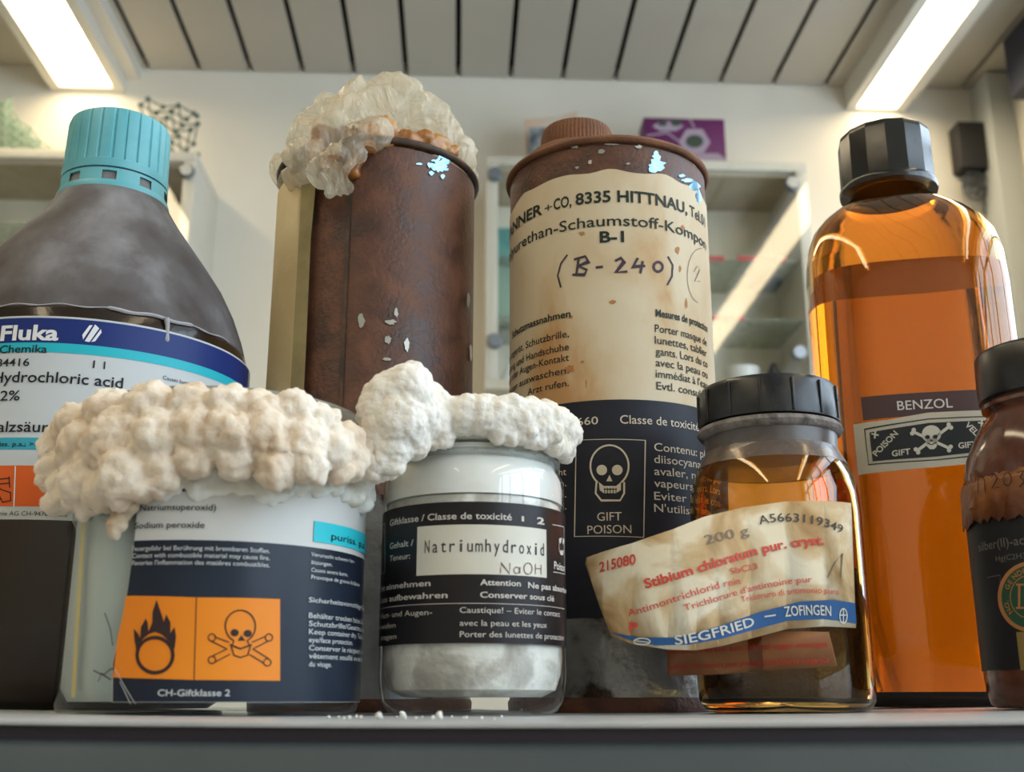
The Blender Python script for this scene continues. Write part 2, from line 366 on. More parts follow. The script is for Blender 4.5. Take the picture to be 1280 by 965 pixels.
#SETTING
def build_setting():
    def corner_u(px):
        # where a pixel column meets the line between ceiling and back wall
        a, b = -4.0, 4.0
        for _ in range(60):
            m_ = (a + b) / 2
            if proj(R(m_, V_BACK, ZC))[0] < px: a = m_
            else: b = m_
        return (a + b) / 2
    mb = MB(); mb.rbox(U_LEFT - 0.1, U_RIGHT + 0.1, V_BACK, V_BACK + 0.1, Z_FLOOR, ZC + 0.1); struct(mb.build('wall_back', M['wall'], smooth=False))
    mb = MB(); mb.rbox(U_LEFT - 0.1, U_LEFT, V_REAR, V_BACK, Z_FLOOR, ZC + 0.1); struct(mb.build('wall_left', M['wall'], smooth=False))
    mb = MB(); mb.rbox(U_LEFT - 0.1, U_RIGHT + 0.1, V_REAR, V_BACK + 0.1, Z_FLOOR - 0.1, Z_FLOOR); struct(mb.build('floor', M['floor'], smooth=False))
    mb = MB()
    mb.rbox(U_LEFT, U_RIGHT, V_REAR - 0.1, V_REAR, Z_FLOOR, ZC); struct(mb.build('wall_rear', M['wall'], smooth=False))
    # right wall, window opening, dark frame
    v0, v1, z0, z1 = -2.0, 1.85, 0.1, 1.2
    mb = MB(); mb.rbox(U_RIGHT, U_RIGHT + 0.1, v1, V_BACK, Z_FLOOR, ZC); mb.rbox(U_RIGHT, U_RIGHT + 0.1, V_REAR, v0, Z_FLOOR, ZC)
    mb.rbox(U_RIGHT, U_RIGHT + 0.1, v0, v1, Z_FLOOR, z0); mb.rbox(U_RIGHT, U_RIGHT + 0.1, v0, v1, z1, ZC); struct(mb.build('wall_right', M['wall'], smooth=False))
    mb = MB()
    mb.rbox(U_RIGHT - 0.03, U_RIGHT + 0.02, v0, v1, z1 - 0.03, z1 + 0.14); mb.rbox(U_RIGHT - 0.02, U_RIGHT + 0.02, v0, v1, z0 - 0.04, z0 + 0.02)
    for v in (v0, -1.5, -0.95, -0.35, 0.35, 1.05, v1 - 0.03): mb.rbox(U_RIGHT - 0.02, U_RIGHT + 0.02, v, v + 0.05, z0, z1)
    mb.rbox(U_RIGHT - 0.02, U_RIGHT + 0.02, v0, v1, 0.78, 0.82)
    win = struct(mb.build('window_1', M['dark_frame'], smooth=False))
    mb = MB(); mb.rbox(U_RIGHT - 0.055, U_RIGHT, V_BACK - 0.085, V_BACK, Z_FLOOR, ZC - 0.003); struct(mb.build('trim_1', M['pillar'], bevel=0.004))
    mb = MB(); mb.rbox(U_RIGHT - 0.07, U_RIGHT - 0.031, V_REAR, V_BACK - 0.20, z1 + 0.01, ZC - 0.003); struct(mb.build('trim_2', M['dark_frame'], smooth=False))
    # ceiling: dark void above, panels hung below it with gaps
    mb = MB(); mb.rbox(U_LEFT - 0.1, U_RIGHT + 0.1, V_REAR, V_BACK + 0.1, ZC + 0.03, ZC + 0.1); ceil = struct(mb.build('ceiling', M['black'], smooth=False))
    slits = [-190, -60, 60, 186, 250, 314, 379, 443, 508, 573, 638, 703, 768, 833, 899, 965, 1030, 1085, 1200, 1290]
    us = [U_LEFT] + [corner_u(p) for p in slits] ; us = [u for u in us if u < U_RIGHT] + [U_RIGHT]
    for i in range(len(us) - 1):
        mb = MB(); g = 0.006
        mb.rbox(us[i] + g, us[i + 1] - g, V_REAR, V_BACK - 0.004, ZC, ZC + 0.012); mb.build('panel', M['panel'], ceil, smooth=False)
    # lamps
    for nm, lab, pl, pr in (('ceiling_lamp', 'long fluorescent ceiling lamp at the left above the turquoise bottle cap', (75, 110), (140, 108)),
                            ('ceiling_lamp', 'long fluorescent ceiling lamp at the right above the amber bottle', (1070, 136), (1121, 136))):
        zl = ZC - 0.06; p = at_z(*pl, zl); q = at_z(*pr, zl); u0 = UV(p)[0]; u1 = UV(q)[0]; ve = (UV(p)[1] + UV(q)[1]) / 2
        t = thing(nm, lab, 'lamp', R((u0 + u1) / 2, ve, zl), 'ceiling lamps')
        e = 0.022
        mb = MB(); mb.rbox(u0 - e, u0, V_REAR + 0.3, ve + 0.03, zl, ZC + 0.002); mb.rbox(u1, u1 + e, V_REAR + 0.3, ve + 0.03, zl, ZC + 0.002)
        mb.rbox(u0, u1, ve, ve + 0.03, zl, ZC + 0.002); mb.rbox(u0, u1, V_REAR + 0.3, V_REAR + 0.33, zl, ZC + 0.002)
        mb.rbox(u1 + e, u1 + e + 0.03, V_REAR + 0.3, ve + 0.03, zl + 0.03, ZC + 0.002)
        mb.build('housing', M['lamp_body'], t, smooth=False)
        mb = MB(); mb.rbox(u0, u1, V_REAR + 0.33, ve, zl + 0.008, zl + 0.02); mb.build('diffuser', M['lamp'], t, smooth=False)
ZC = 1.35
build_setting()
#SHELF
def build_shelf():
    t = thing('shelf', 'grey-blue shelf board with a pale top edge carrying all the chemical bottles', 'shelf', (0, 0.2, shelf_z(0)))
    n = 60; y0, y1 = 0.205, 0.50
    def sec(ys, zs, name, m):
        vs = []; k = len(ys)
        for i in range(n + 1):
            x = -0.75 + 1.5 * i / n; b = 0.0
            for y, z in zip(ys, zs): vs.append((x, y + b, shelf_z(x) + z))
        fs = [(i * k + j, i * k + (j + 1) % k, (i + 1) * k + (j + 1) % k, (i + 1) * k + j) for i in range(n) for j in range(k)]
        fs += [tuple(range(k)), tuple(n * k + j for j in range(k))]
        MB().add(vs, fs).build(name, m, t, angle=50)
    sec([y0 + 0.0008, y1, y1, y0 + 0.0008, y0, y0], [0, 0, -0.0011, -0.0011, -0.0009, -0.0003], 'top_sheet', M['shelf_top'])
    sec([y0 + 0.003, y1, y1, y0 + 0.003], [-0.0011, -0.0011, -0.0042, -0.0042], 'shadow_strip', M['shelf_shadow'])  # dark strip painted as the shadow line between top sheet and board
    sec([y0 + 0.0015, y1, y1, y0 + 0.0015, y0, y0], [-0.0036, -0.0036, -0.034, -0.034, -0.033, -0.0052], 'board', M['shelf'])
build_shelf()
#OBJECTS
# ---------------------------------------------------------------- display cases on the back wall
VC = V_BACK - 0.20
def display_case(lab, pxl, pxr, ytop, ybot, clips):
    u0 = UV(at_v(pxl, ytop, VC))[0]; u1 = UV(at_v(pxr, ytop, VC))[0]
    zt = at_v((pxl + pxr) / 2, ytop, VC).z; zb = at_v((pxl + pxr) / 2, ybot, VC).z
    t = thing('display_case', lab, 'cabinet', R((u0 + u1) / 2, V_BACK, zb), 'wall display cases')
    f = 0.024
    for nm, a in (('top_panel', (u0, u1, VC + 0.002, V_BACK, zt - 0.02, zt)), ('bottom_panel', (u0, u1, VC + 0.002, V_BACK, zb, zb + 0.02)),
                  ('side_panel', (u0, u0 + f, VC + 0.002, V_BACK, zb + 0.02, zt - 0.02)), ('side_panel', (u1 - f, u1, VC + 0.002, V_BACK, zb + 0.02, zt - 0.02))):
        mb = MB(); mb.rbox(*a); mb.build(nm, M['case'], t, bevel=0.002)
    mb = MB(); mb.rbox(u0 + f, u1 - f, V_BACK - 0.012, V_BACK - 0.002, zb + 0.02, zt - 0.02); mb.build('back_panel', M['case_back'], t)
    mb = MB(); mb.rbox(u0 + f, u1 - f, VC + 0.02, V_BACK - 0.012, zt - 0.026, zt - 0.02); mb.build('lining', M['case_shade'], t)  # sheet under the top panel, its shade painted in brown
    g = bpy.data.objects.new('glass_door', None)
    mb = MB(); mb.rbox(u0 + 0.004, u1 - 0.004, VC - 0.006, VC - 0.001, zb + 0.006, zt - 0.004); mb.build('glass_door', M['pane'], t, bevel=0)
    for px, py in clips:
        p = at_v(px, py, VC - 0.01); u, v, z = UV(p)
        mb = MB(); mb.lathe((0, 0, 0), [(0.001, 0), (0.013, 0), (0.015, 0.003), (0.015, 0.012), (0.012, 0.016), (0.001, 0.016)], 20)
        q = [R(u + a, VC + 0.004 - c, z + b) for a, b, c in mb.v]; mb.v = [tuple(x) for x in q]
        mb.build('clip', M['clip'], t)
    return t, u0, u1, zb, zt
cl, lu0, lu1, lzb, lzt = display_case('glass-fronted display case behind the brown acid bottle at the left', -330, 247, 183, 490, [(233, 212), (236, 470)])
cr, ru0, ru1, rzb, rzt = display_case('glass-fronted display case between the labelled can and the amber bottle', 608, 1008, 198, 488, [(619, 216), (991, 228), (619, 425), (1000, 440)])
M['shelf_glass'] = thin('shelf_glass', (0.93, 0.97, 0.95), 0.05, (0.45, 0.50, 0.44), 0.35)
M['red'] = mat('red_plastic', (0.42, 0.05, 0.045), 0.5)
for (t, u0, u1, zt, zb, ys) in ((cr, ru0, ru1, rzt, rzb, (322, 396)), (cl, lu0, lu1, lzt, lzb, (292, 380))):
    for y in ys:
        z = at_v(800, y, VC + 0.01).z
        mb = MB(); mb.rbox(u0 + 0.026, u1 - 0.026, VC + 0.01, V_BACK - 0.014, z - 0.005, z); mb.build('glass_shelf', M['shelf_glass'], t)
for px0, px1, y in ((922, 982, 322), (884, 905, 322), (884, 930, 396)):
    a = at_v(px0, y, VC + 0.009); b = at_v(px1, y, VC + 0.009); mb = MB(); mb.rbox(UV(a)[0], UV(b)[0], VC + 0.0065, VC + 0.0095, a.z - 0.007, a.z + 0.003); o = mb.build('edge_tag', M['red'], cr); o['label'] = 'red strip on the front edge of the glass shelf'
zs1 = at_v(800, 322, VC + 0.01).z; zs2 = at_v(800, 396, VC + 0.01).z
M['red'] = mat('red_plastic', (0.42, 0.05, 0.045), 0.5)
M['teal'] = noisy('teal_card', [(0.4, (0.05, 0.22, 0.22)), (0.6, (0.09, 0.30, 0.27))], 30, rough=0.6)
M['pale_green'] = mat('pale_green_card', (0.24, 0.36, 0.28), 0.6)
M['dark_grey'] = mat('dark_grey', (0.045, 0.048, 0.055), 0.5)
M['white'] = mat('white_ceramic', (0.65, 0.65, 0.62), 0.35)
def on_wall_box(name, lab, cat, px0, px1, py0, py1, v, dep, m, group=None, zb=None):
    a = at_v(px0, py1, v); b = at_v(px1, py0, v); z0 = a.z if zb is None else zb
    mb = MB(); mb.rbox(UV(a)[0], UV(b)[0], v, v + dep, z0, b.z); o = mb.build(name, m, None, bevel=0.0015)
    return tag(o, lab, cat, group)
# shelf contents of the right case
mb = MB(); c = at_v(957, 338, VC + 0.09); mb.ball((0, 0, 0), 0.034, 24, 12, (1, 1, 0.4)); mb.v = [tuple(Vector(p) + Vector((c.x, c.y, c.z))) for p in mb.v]
zz = zs1 - 0.005 - 0.034 * 0.4
mb.v = [(p[0], p[1], p[2] - c.z + zz) for p in mb.v]
tag(mb.build('dark_disc', M['dark_grey']), 'dark grey oval lens body under the upper glass shelf', 'lens')
on_wall_box('teal_box', 'teal card box in the display case just left of the labelled can', 'box', 619, 660, 285, 318, VC + 0.06, 0.05, M['teal'], zb=zs1)
on_wall_box('green_box', 'pale green card box below the teal one', 'box', 619, 660, 324, 370, VC + 0.06, 0.05, M['pale_green'], zb=zs2)
zf = rzb + 0.02
def cone_thing(name, lab, cat, px, v, prof, m, z):
    u = UV(at_v(px, 440, v))[0]; p = R(u, v, 0)
    return tag(MB().lathe((p.x, p.y, z), prof, 28).build(name, m), lab, cat)
cone_thing('black_stopper', 'black conical stopper standing at the bottom right of the display case', 'stopper', 966, VC + 0.08, [(0.026, 0), (0.024, 0.02), (0.012, 0.045), (0.006, 0.06), (0.004, 0.062)], M['dark_grey'], zf)
cone_thing('white_dish', 'white round dish beside the black stopper in the case', 'dish', 925, VC + 0.07, [(0.02, 0), (0.034, 0.03), (0.036, 0.045), (0.033, 0.045), (0.018, 0.006), (0.0, 0.005)], M['white'], zf)
cone_thing('glass_flask', 'small pale glass flask at the left of the right display case', 'flask', 637, VC + 0.07, [(0.018, 0), (0.02, 0.02), (0.008, 0.04), (0.006, 0.06), (0.009, 0.064)], M['white'], zf)
# in the left case: a molecule of balls
M['mol_grey'] = mat('model_grey', (0.16, 0.17, 0.15), 0.4); M['mol_green'] = mat('model_green', (0.045, 0.09, 0.065), 0.4)
M['lat_green'] = mat('lattice_green', (0.22, 0.31, 0.22), 0.5)
def molecule(lab, pts, bonds, m, v, rb, rs, zrest=None, name='molecular_model'):
    P = [at_v(x, y, v + dv) for x, y, dv in pts]
    zmin = min(p.z for p in P) - rb
    if zrest is not None: P = [p + Vector((0, 0, zrest - zmin)) for p in P]; zmin = zrest
    t = thing(name, lab, 'molecular model', (sum(p.x for p in P) / len(P), sum(p.y for p in P) / len(P), zmin), 'molecular models')
    for p in P: MB().ball(p, rb, 8, 6).build('atom', m, t)
    mb = MB()
    for a, b in bonds: mb.tube([P[a], P[b]], rs, 5)
    mb.build('bonds', m, t)
lz0 = at_v(100, 292, VC + 0.01).z
molecule('small ball and stick model on the glass shelf beside the acid bottle', [(30, 262, 0), (52, 244, 0.01), (55, 274, 0.02), (45, 262, 0.05)], [(0, 1), (1, 2), (0, 3), (3, 2), (0, 2)], M['mol_grey'], VC + 0.06, 0.008, 0.002, lz0)
molecule('single dark green ball model at the far left of the case', [(4, 292, 0), (16, 300, 0.01), (-10, 300, 0.02)], [(0, 1), (0, 2), (1, 2)], M['mol_green'], VC + 0.06, 0.008, 0.002, at_v(100, 380, VC + 0.01).z)
pts = []; bonds = []; idx = {}
for k in range(2):
    for j in range(4):
        for i in range(4):
            x = 178 + i * 19 + k * 9 + (j % 2) * 5; y = 108 + j * 19 + i * 4 - k * 7 + (6 if (i + j) % 2 else 0)
            if j == 3 and i == 0: x += 3
            idx[(i, j, k)] = len(pts); pts.append((x, y, 0.02 + k * 0.05))
for (i, j, k), a in idx.items():
    for q in ((i + 1, j, k), (i, j + 1, k), (i, j, k + 1)):
        if q in idx and not (q == (i, j + 1, k) and (i + j) % 2): bonds.append((a, idx[q]))
pts += [(248, 122, 0.05)]; bonds.append((idx[(3, 0, 1)], len(pts) - 1))
molecule('dark green ball and stick crystal lattice model beside the turquoise cap', pts, bonds, M['mol_green'], VC + 0.04, 0.0055, 0.0017, lzt)
pts = []; bonds = []; idx = {}
for k in range(3):
    for j in range(6):
        for i in range(9):
            if i > 4 + j * 0.9: continue
            x = -40 + i * 12 + k * 4; y = 112 + j * 12 - k * 3 + (i % 2) * 4
            idx[(i, j, k)] = len(pts); pts.append((x, y, 0.01 + k * 0.04))
for (i, j, k), a in idx.items():
    for q in ((i + 1, j, k), (i, j + 1, k), (i, j, k + 1), (i + 1, j + 1, k)):
        if q in idx: bonds.append((a, idx[q]))
molecule('dense pale green crystal lattice model on the case at the far left', pts, bonds, M['lat_green'], VC + 0.04, 0.0045, 0.0018, lzt)
# purple carton with hexagon print, pale card, on top of the right case
def carton():
    v = VC + 0.05; pl, pr = at_v(806, 197, v), at_v(908, 197, v); zt = at_v(857, 148, v).z
    u0, u1 = UV(pl)[0], UV(pr)[0]
    t = thing('carton', 'purple carton with a printed hexagon molecule standing on the display case', 'box', R((u0 + u1) / 2, v, rzt))
    MB().rbox(u0, u1, v, v + 0.06, rzt, zt).build('body', mat('purple_card', (0.11, 0.010, 0.085), 0.5), t, bevel=0.001)
    s = Surf([tuple(R(u0, v, 0))[:2], tuple(R(u1, v, 0))[:2]])
    k = Ink(s, 0.001); k.oval(868, 178, 20, 19, None, 0, 360, 6); k.oval(835, 158, 20, 7, None, n=6); k.oval(886, 199, 22, 8, None, n=6)
    k.stroke([(850, 178), (834, 166), (808, 170)], 2); k.stroke([(868, 160), (862, 149)], 2); k.build('hexagons', mat('pale_lilac', (0.34, 0.26, 0.33), 0.6), t, cut=1)
    k = Ink(s, 0.0016); k.oval(868, 177, 11, 8, None); k.oval(845, 154, 7, 4); k.oval(828, 155, 6, 3); k.build('hexagon_print', mat('ink_green', (0.05, 0.07, 0.05), 0.6), t, cut=1)
carton()
def card():
    v = VC + 0.07; t = thing('picture_card', 'pale peach card leaning on the wall above the labelled can cap', 'card', R(UV(at_v(690, 190, v))[0], v, rzt))
    P = [(658, 200), (722, 200), (724, 126), (700, 134), (657, 139)]
    q = [UV(at_v(x, y, v)) for x, y in P]; z0 = rzt
    vs = []
    for dv in (0, 0.004): vs += [R(a, v + dv + (c - z0) * 0.25, max(c, z0)) for a, b, c in q]
    n = 5; fs = [tuple(range(n)), tuple(range(2 * n - 1, n - 1, -1))] + [(i, (i + 1) % n, (i + 1) % n + n, i + n) for i in range(n)]
    MB().add(vs, fs).build('sheet', noisy('peach_card', [(0.35, (0.62, 0.52, 0.42)), (0.65, (0.66, 0.40, 0.26))], 12, rough=0.7), t, smooth=False)
    a, b = UV(at_v(661, 200, v))[0], UV(at_v(700, 200, v))[0]
    MB().rbox(a, b, v - 0.012, v - 0.008, z0, at_v(680, 163, v).z).build('dark_print', noisy('grey_print', [(0.4, (0.05, 0.06, 0.07)), (0.6, (0.25, 0.26, 0.26))], 30, rough=0.6), t)
card()
def wall_speaker():
    v = V_BACK - 0.05; a, b = at_v(1203, 208, v), at_v(1238, 152, v)
    ax = (RX, RF, Vector((0, 0, 1)))
    mb = MB(); mb.rbox(UV(a)[0], UV(b)[0], v, V_BACK, a.z, b.z)
    tag(mb.build('wall_speaker', mat('speaker_black', (0.018, 0.016, 0.015), 0.6), bevel=0.004), 'black box speaker mounted on the wall beside the corner pillar', 'speaker')
    pts = []; rnd = random.Random(3)
    for i in range(90):
        an = i * 0.62; r = 11 + 6 * math.sin(i * 0.37)
        pts.append(at_v(1219 + r * math.cos(an) * 0.95, 231 + r * math.sin(an) * 1.2, V_BACK - 0.012 - 0.02 * abs(math.sin(i * 0.9))))
    pts = [at_v(1217, 210, V_BACK - 0.02)] + pts + [at_v(1232, 262, V_BACK - 0.01), at_v(1236, 275, V_BACK - 0.01), at_v(1228, 262, V_BACK - 0.008)]
    tag(MB().tube(pts, 0.0022, 6).build('coiled_cable', mat('cable_grey', (0.13, 0.14, 0.14), 0.5)), 'grey cable coiled in a loose bundle under the wall speaker', 'cable')
wall_speaker()
# ================================================================ THE BOTTLES
def base(x, y): return (x, y, shelf_z(x))
ARC = lambda r, z, a0, a1, n, R_: [(r + R_ * math.cos(math.radians(a0 + (a1 - a0) * i / n)), z + R_ * math.sin(math.radians(a0 + (a1 - a0) * i / n))) for i in range(n + 1)]
M['cream_print'] = mat('cream_print', (0.62, 0.54, 0.42), 0.6)
M['black_ink'] = mat('black_ink', (0.012, 0.013, 0.018), 0.55)
# ---------------------------------------------------------------- brown acid bottle
def acid_bottle():
    x, y = -0.1395, 0.36; zb = shelf_z(x)
    t = thing('acid_bottle', 'large dusty brown glass acid bottle with turquoise screw cap and blue-white label', 'bottle', base(x, y))
    prof = [(0.0, zb + 0.001), (0.044, zb), (0.0485, zb + 0.003), (0.0502, zb + 0.008), (0.0502, 0.098), (0.0500, 0.104), (0.0492, 0.110), (0.0470, 0.1180), (0.0438, 0.1265), (0.0395, 0.1350), (0.0340, 0.1432), (0.0288, 0.1505), (0.0235, 0.1580), (0.0192, 0.1648), (0.0172, 0.170), (0.0165, 0.176), (0.0150, 0.190), (0.0, 0.190)]
    m = noisy('dusty_brown_glass', [(0.32, (0.060, 0.046, 0.042)), (0.48, (0.11, 0.098, 0.098)), (0.56, (0.17, 0.16, 0.165)), (0.68, (0.26, 0.25, 0.26))], 40, 9, rough=0.75, bump=0.06, bump_scale=420, stretch=(1, 1, 0.8), dist=0.15)
    # below the dust line the glass is clean: mask by height
    N, L = nodes(m); b = N['Principled BSDF']; tc = N.new('ShaderNodeTexCoord'); sx = N.new('ShaderNodeSeparateXYZ'); L.new(tc.outputs['Object'], sx.inputs[0])
    mr = N.new('ShaderNodeMapRange'); mr.inputs[1].default_value = 0.1118 - zb; mr.inputs[2].default_value = 0.1128 - zb; L.new(sx.outputs[2], mr.inputs[0])
    src = b.inputs['Base Color'].links[0].from_socket; mx = N.new('ShaderNodeMix'); mx.data_type = 'RGBA'
    mx.inputs[6].default_value = (0.020, 0.011, 0.006, 1); L.new(mr.outputs[0], mx.inputs[0]); L.new(src, mx.inputs[7]); L.new(mx.outputs[2], b.inputs['Base Color'])
    m2 = N.new('ShaderNodeMapRange'); m2.inputs[3].default_value = 0.16; m2.inputs[4].default_value = 0.8; L.new(mr.outputs[0], m2.inputs[0]); L.new(m2.outputs[0], b.inputs['Roughness'])
    MB().lathe((x, y, 0), prof, 128).build('bottle_body', m, t, angle=60)
    # salt line with its run
    s = cyl(x, y, 0.0480); film = mat('dried_salt', (0.36, 0.35, 0.37), 0.7)
    pts = []; rnd = random.Random(5)
    for i in range(121):
        a = math.radians(-75 + 150 * i / 120); r = 0.0489; pts.append((x + r * math.sin(a), y - r * math.cos(a), 0.1125 + 0.0003 * math.sin(i * 0.5)))
    mb = MB(); mb.tube(pts, [0.00022 + 0.00025 * max(0, noise.noise(Vector((i * 0.2, 0, 0)))) + (0.00035 if 78 < i < 104 else 0) for i in range(121)], 6)
    a = math.radians(43); q = lambda z, da=0: (x + 0.0500 * math.sin(a + da), y - 0.0500 * math.cos(a + da), z)
    mb.tube([q(0.1125), q(0.110, .01), q(0.1075, .012), q(0.1058, .012)], [0.0009, 0.0007, 0.0006, 0.0009], 8); mb.ball(q(0.1056, .012), 0.0009, 8, 6)
    mb.build('salt_line', film, t)
    # cap
    cm = noisy('turquoise_plastic', [(0.3, (0.10, 0.38, 0.44)), (0.7, (0.14, 0.45, 0.51))], 90, rough=0.45)
    rib = lambda a, z: 1.0 - (0.030 if (abs(((a * 26 / (2 * PI)) % 1.0) - 0.5) > 0.40 and 0.1765 < z < 0.194) else 0.0)
    cprof = [(0.0150, 0.1735), (0.0178, 0.1735), (0.0179, 0.1764), (0.0176, 0.1766), (0.0174, 0.185), (0.0172, 0.1938), (0.0166, 0.1958), (0.0150, 0.1968), (0.0, 0.1970)]
    cp = MB().lathe((x, y, 0), cprof, 260, rib).build('cap', cm, t, angle=25)
    mb = MB(); mb.lathe((x, y, 0), [(0.0166, 0.1700), (0.0181, 0.1700), (0.0179, 0.1730), (0.0166, 0.1730)], 96, close=True)
    mb = MB(); mb.lathe((x, y, 0), [(0.0166, 0.1718), (0.0178, 0.1718), (0.0178, 0.1728), (0.0166, 0.1728)], 96, close=True)
    mb.lathe((x, y, 0), [(0.0168, 0.1655), (0.0186, 0.1650), (0.0188, 0.1668), (0.0181, 0.1684), (0.0166, 0.1684)], 96, close=True)
    for i in range(9):
        a0 = math.radians(-6 + i * 40); mb.lathe((x, y, 0), [(0.0167, 0.1680), (0.0180, 0.1680), (0.0178, 0.1721), (0.0167, 0.1721)], 8, close=True, a0=a0 - 0.22, a1=a0 + 0.22)
    mb.build('tamper_ring', cm, t, angle=30)
    # label
    s = cyl(x, y, 0.0502)
    k = Ink(s, 0.00015); ua, ub, v0, v1 = k.patch(None, 309, (110, 398), (60, 650)); lab = k.build('label', mat('label_white', (0.52, 0.54, 0.55), 0.5), t)
    def strip(y0, y1, name, col, xr=309, xl=None):
        k = Ink(s, 0.00025); k.patch(xl, xr, (70, y0), (70, y1)); return k.build(name, mat(name, col, 0.45), lab)
    strip(398, 429, 'blue_band', (0.010, 0.026, 0.15)); strip(429, 441, 'turquoise_band', (0.02, 0.42, 0.50))
    strip(548, 563, 'lower_band', (0.04, 0.33, 0.42)); strip(583, 634, 'hazard_panel', (0.68, 0.115, 0.018))
    k = Ink(s, 0.0004); k.t('Fluka', 1, 73, (35, 425), 19, 0.03)
    for q_ in ([(103, 419), (104, 425), (116, 407), (112, 407)], [(106, 427), (112, 428), (124, 411), (119, 406)], [(114, 428), (119, 427), (127, 416), (126, 412)]): k.poly(q_)
    k.stroke([(20, 583), (18, 634)], 1.5); k.build('white_lettering', mat('white_ink', (0.72, 0.72, 0.72), 0.5), lab)
    k = Ink(s, 0.0004)
    k.t('Chemika', 0, 59, (30, 441), 10, 0.012); k.t('84416', -4, 37, (20, 458), 10, 0.01); k.t('1 l', 116, 131, (123, 461), 10)
    k.t('Hydrochloric acid', -8, 153, (75, 479), 14, 0.01); k.t('32%', -9, 25, (10, 501), 13, 0.01); k.t('Salzsäure', -12, 72, (20, 540), 14, 0.01)
    k.t('puriss. p.a.; >32%', -14, 62, (20, 558), 6, 0.01); k.t('Chemie AG CH-9470 Buchs', -16, 84, (40, 645), 6, 0.0); k.t('Causes burns.', 203, 238, (220, 478), 5)
    for pts in ([(-6, 600), (13, 598)], [(-6, 606), (13, 604)], [(12, 596), (13, 610)], [(2, 612), (14, 616), (14, 626), (4, 628), (0, 620)], [(-6, 604), (2, 612)]): k.stroke(pts, 1.3)
    k.build('black_lettering', M['black_ink'], lab)
    return t
acid_bottle()
# ---------------------------------------------------------------- the two tall cans
M['rust'] = noisy('rusty_tin', [(0.33, (0.045, 0.016, 0.009)), (0.5, (0.085, 0.028, 0.013)), (0.68, (0.135, 0.050, 0.022))], 85, 10, rough=0.42, rough2=0.6, bump=0.35, bump_scale=600, dist=0.6)
M['rust_dull'] = noisy('rust_dull', [(0.33, (0.13, 0.052, 0.024)), (0.68, (0.22, 0.092, 0.040))], 80, 8, rough=0.8, bump=0.4, bump_scale=900)
M['dark_rim'] = noisy('dark_rim', [(0.4, (0.028, 0.018, 0.012)), (0.7, (0.12, 0.055, 0.028))], 120, rough=0.55, bump=0.3, bump_scale=900)
M['bare'] = noisy('bare_tin', [(0.38, (0.05, 0.03, 0.02)), (0.47, (0.24, 0.24, 0.24)), (0.7, (0.36, 0.37, 0.38))], 70, 8, rough=0.3, metal=0.6, bump=0.3, bump_scale=500)
M['shiny'] = mat('exposed_metal', (0.22, 0.42, 0.56), 0.22, 1.0)
def blob(k, cx, cy, rx, ry, seed, n=14):
    rnd = random.Random(seed); k.poly([(cx + rx * (0.55 + 0.6 * rnd.random()) * math.cos(2 * PI * i / n), cy + ry * (0.55 + 0.6 * rnd.random()) * math.sin(2 * PI * i / n)) for i in range(n)])
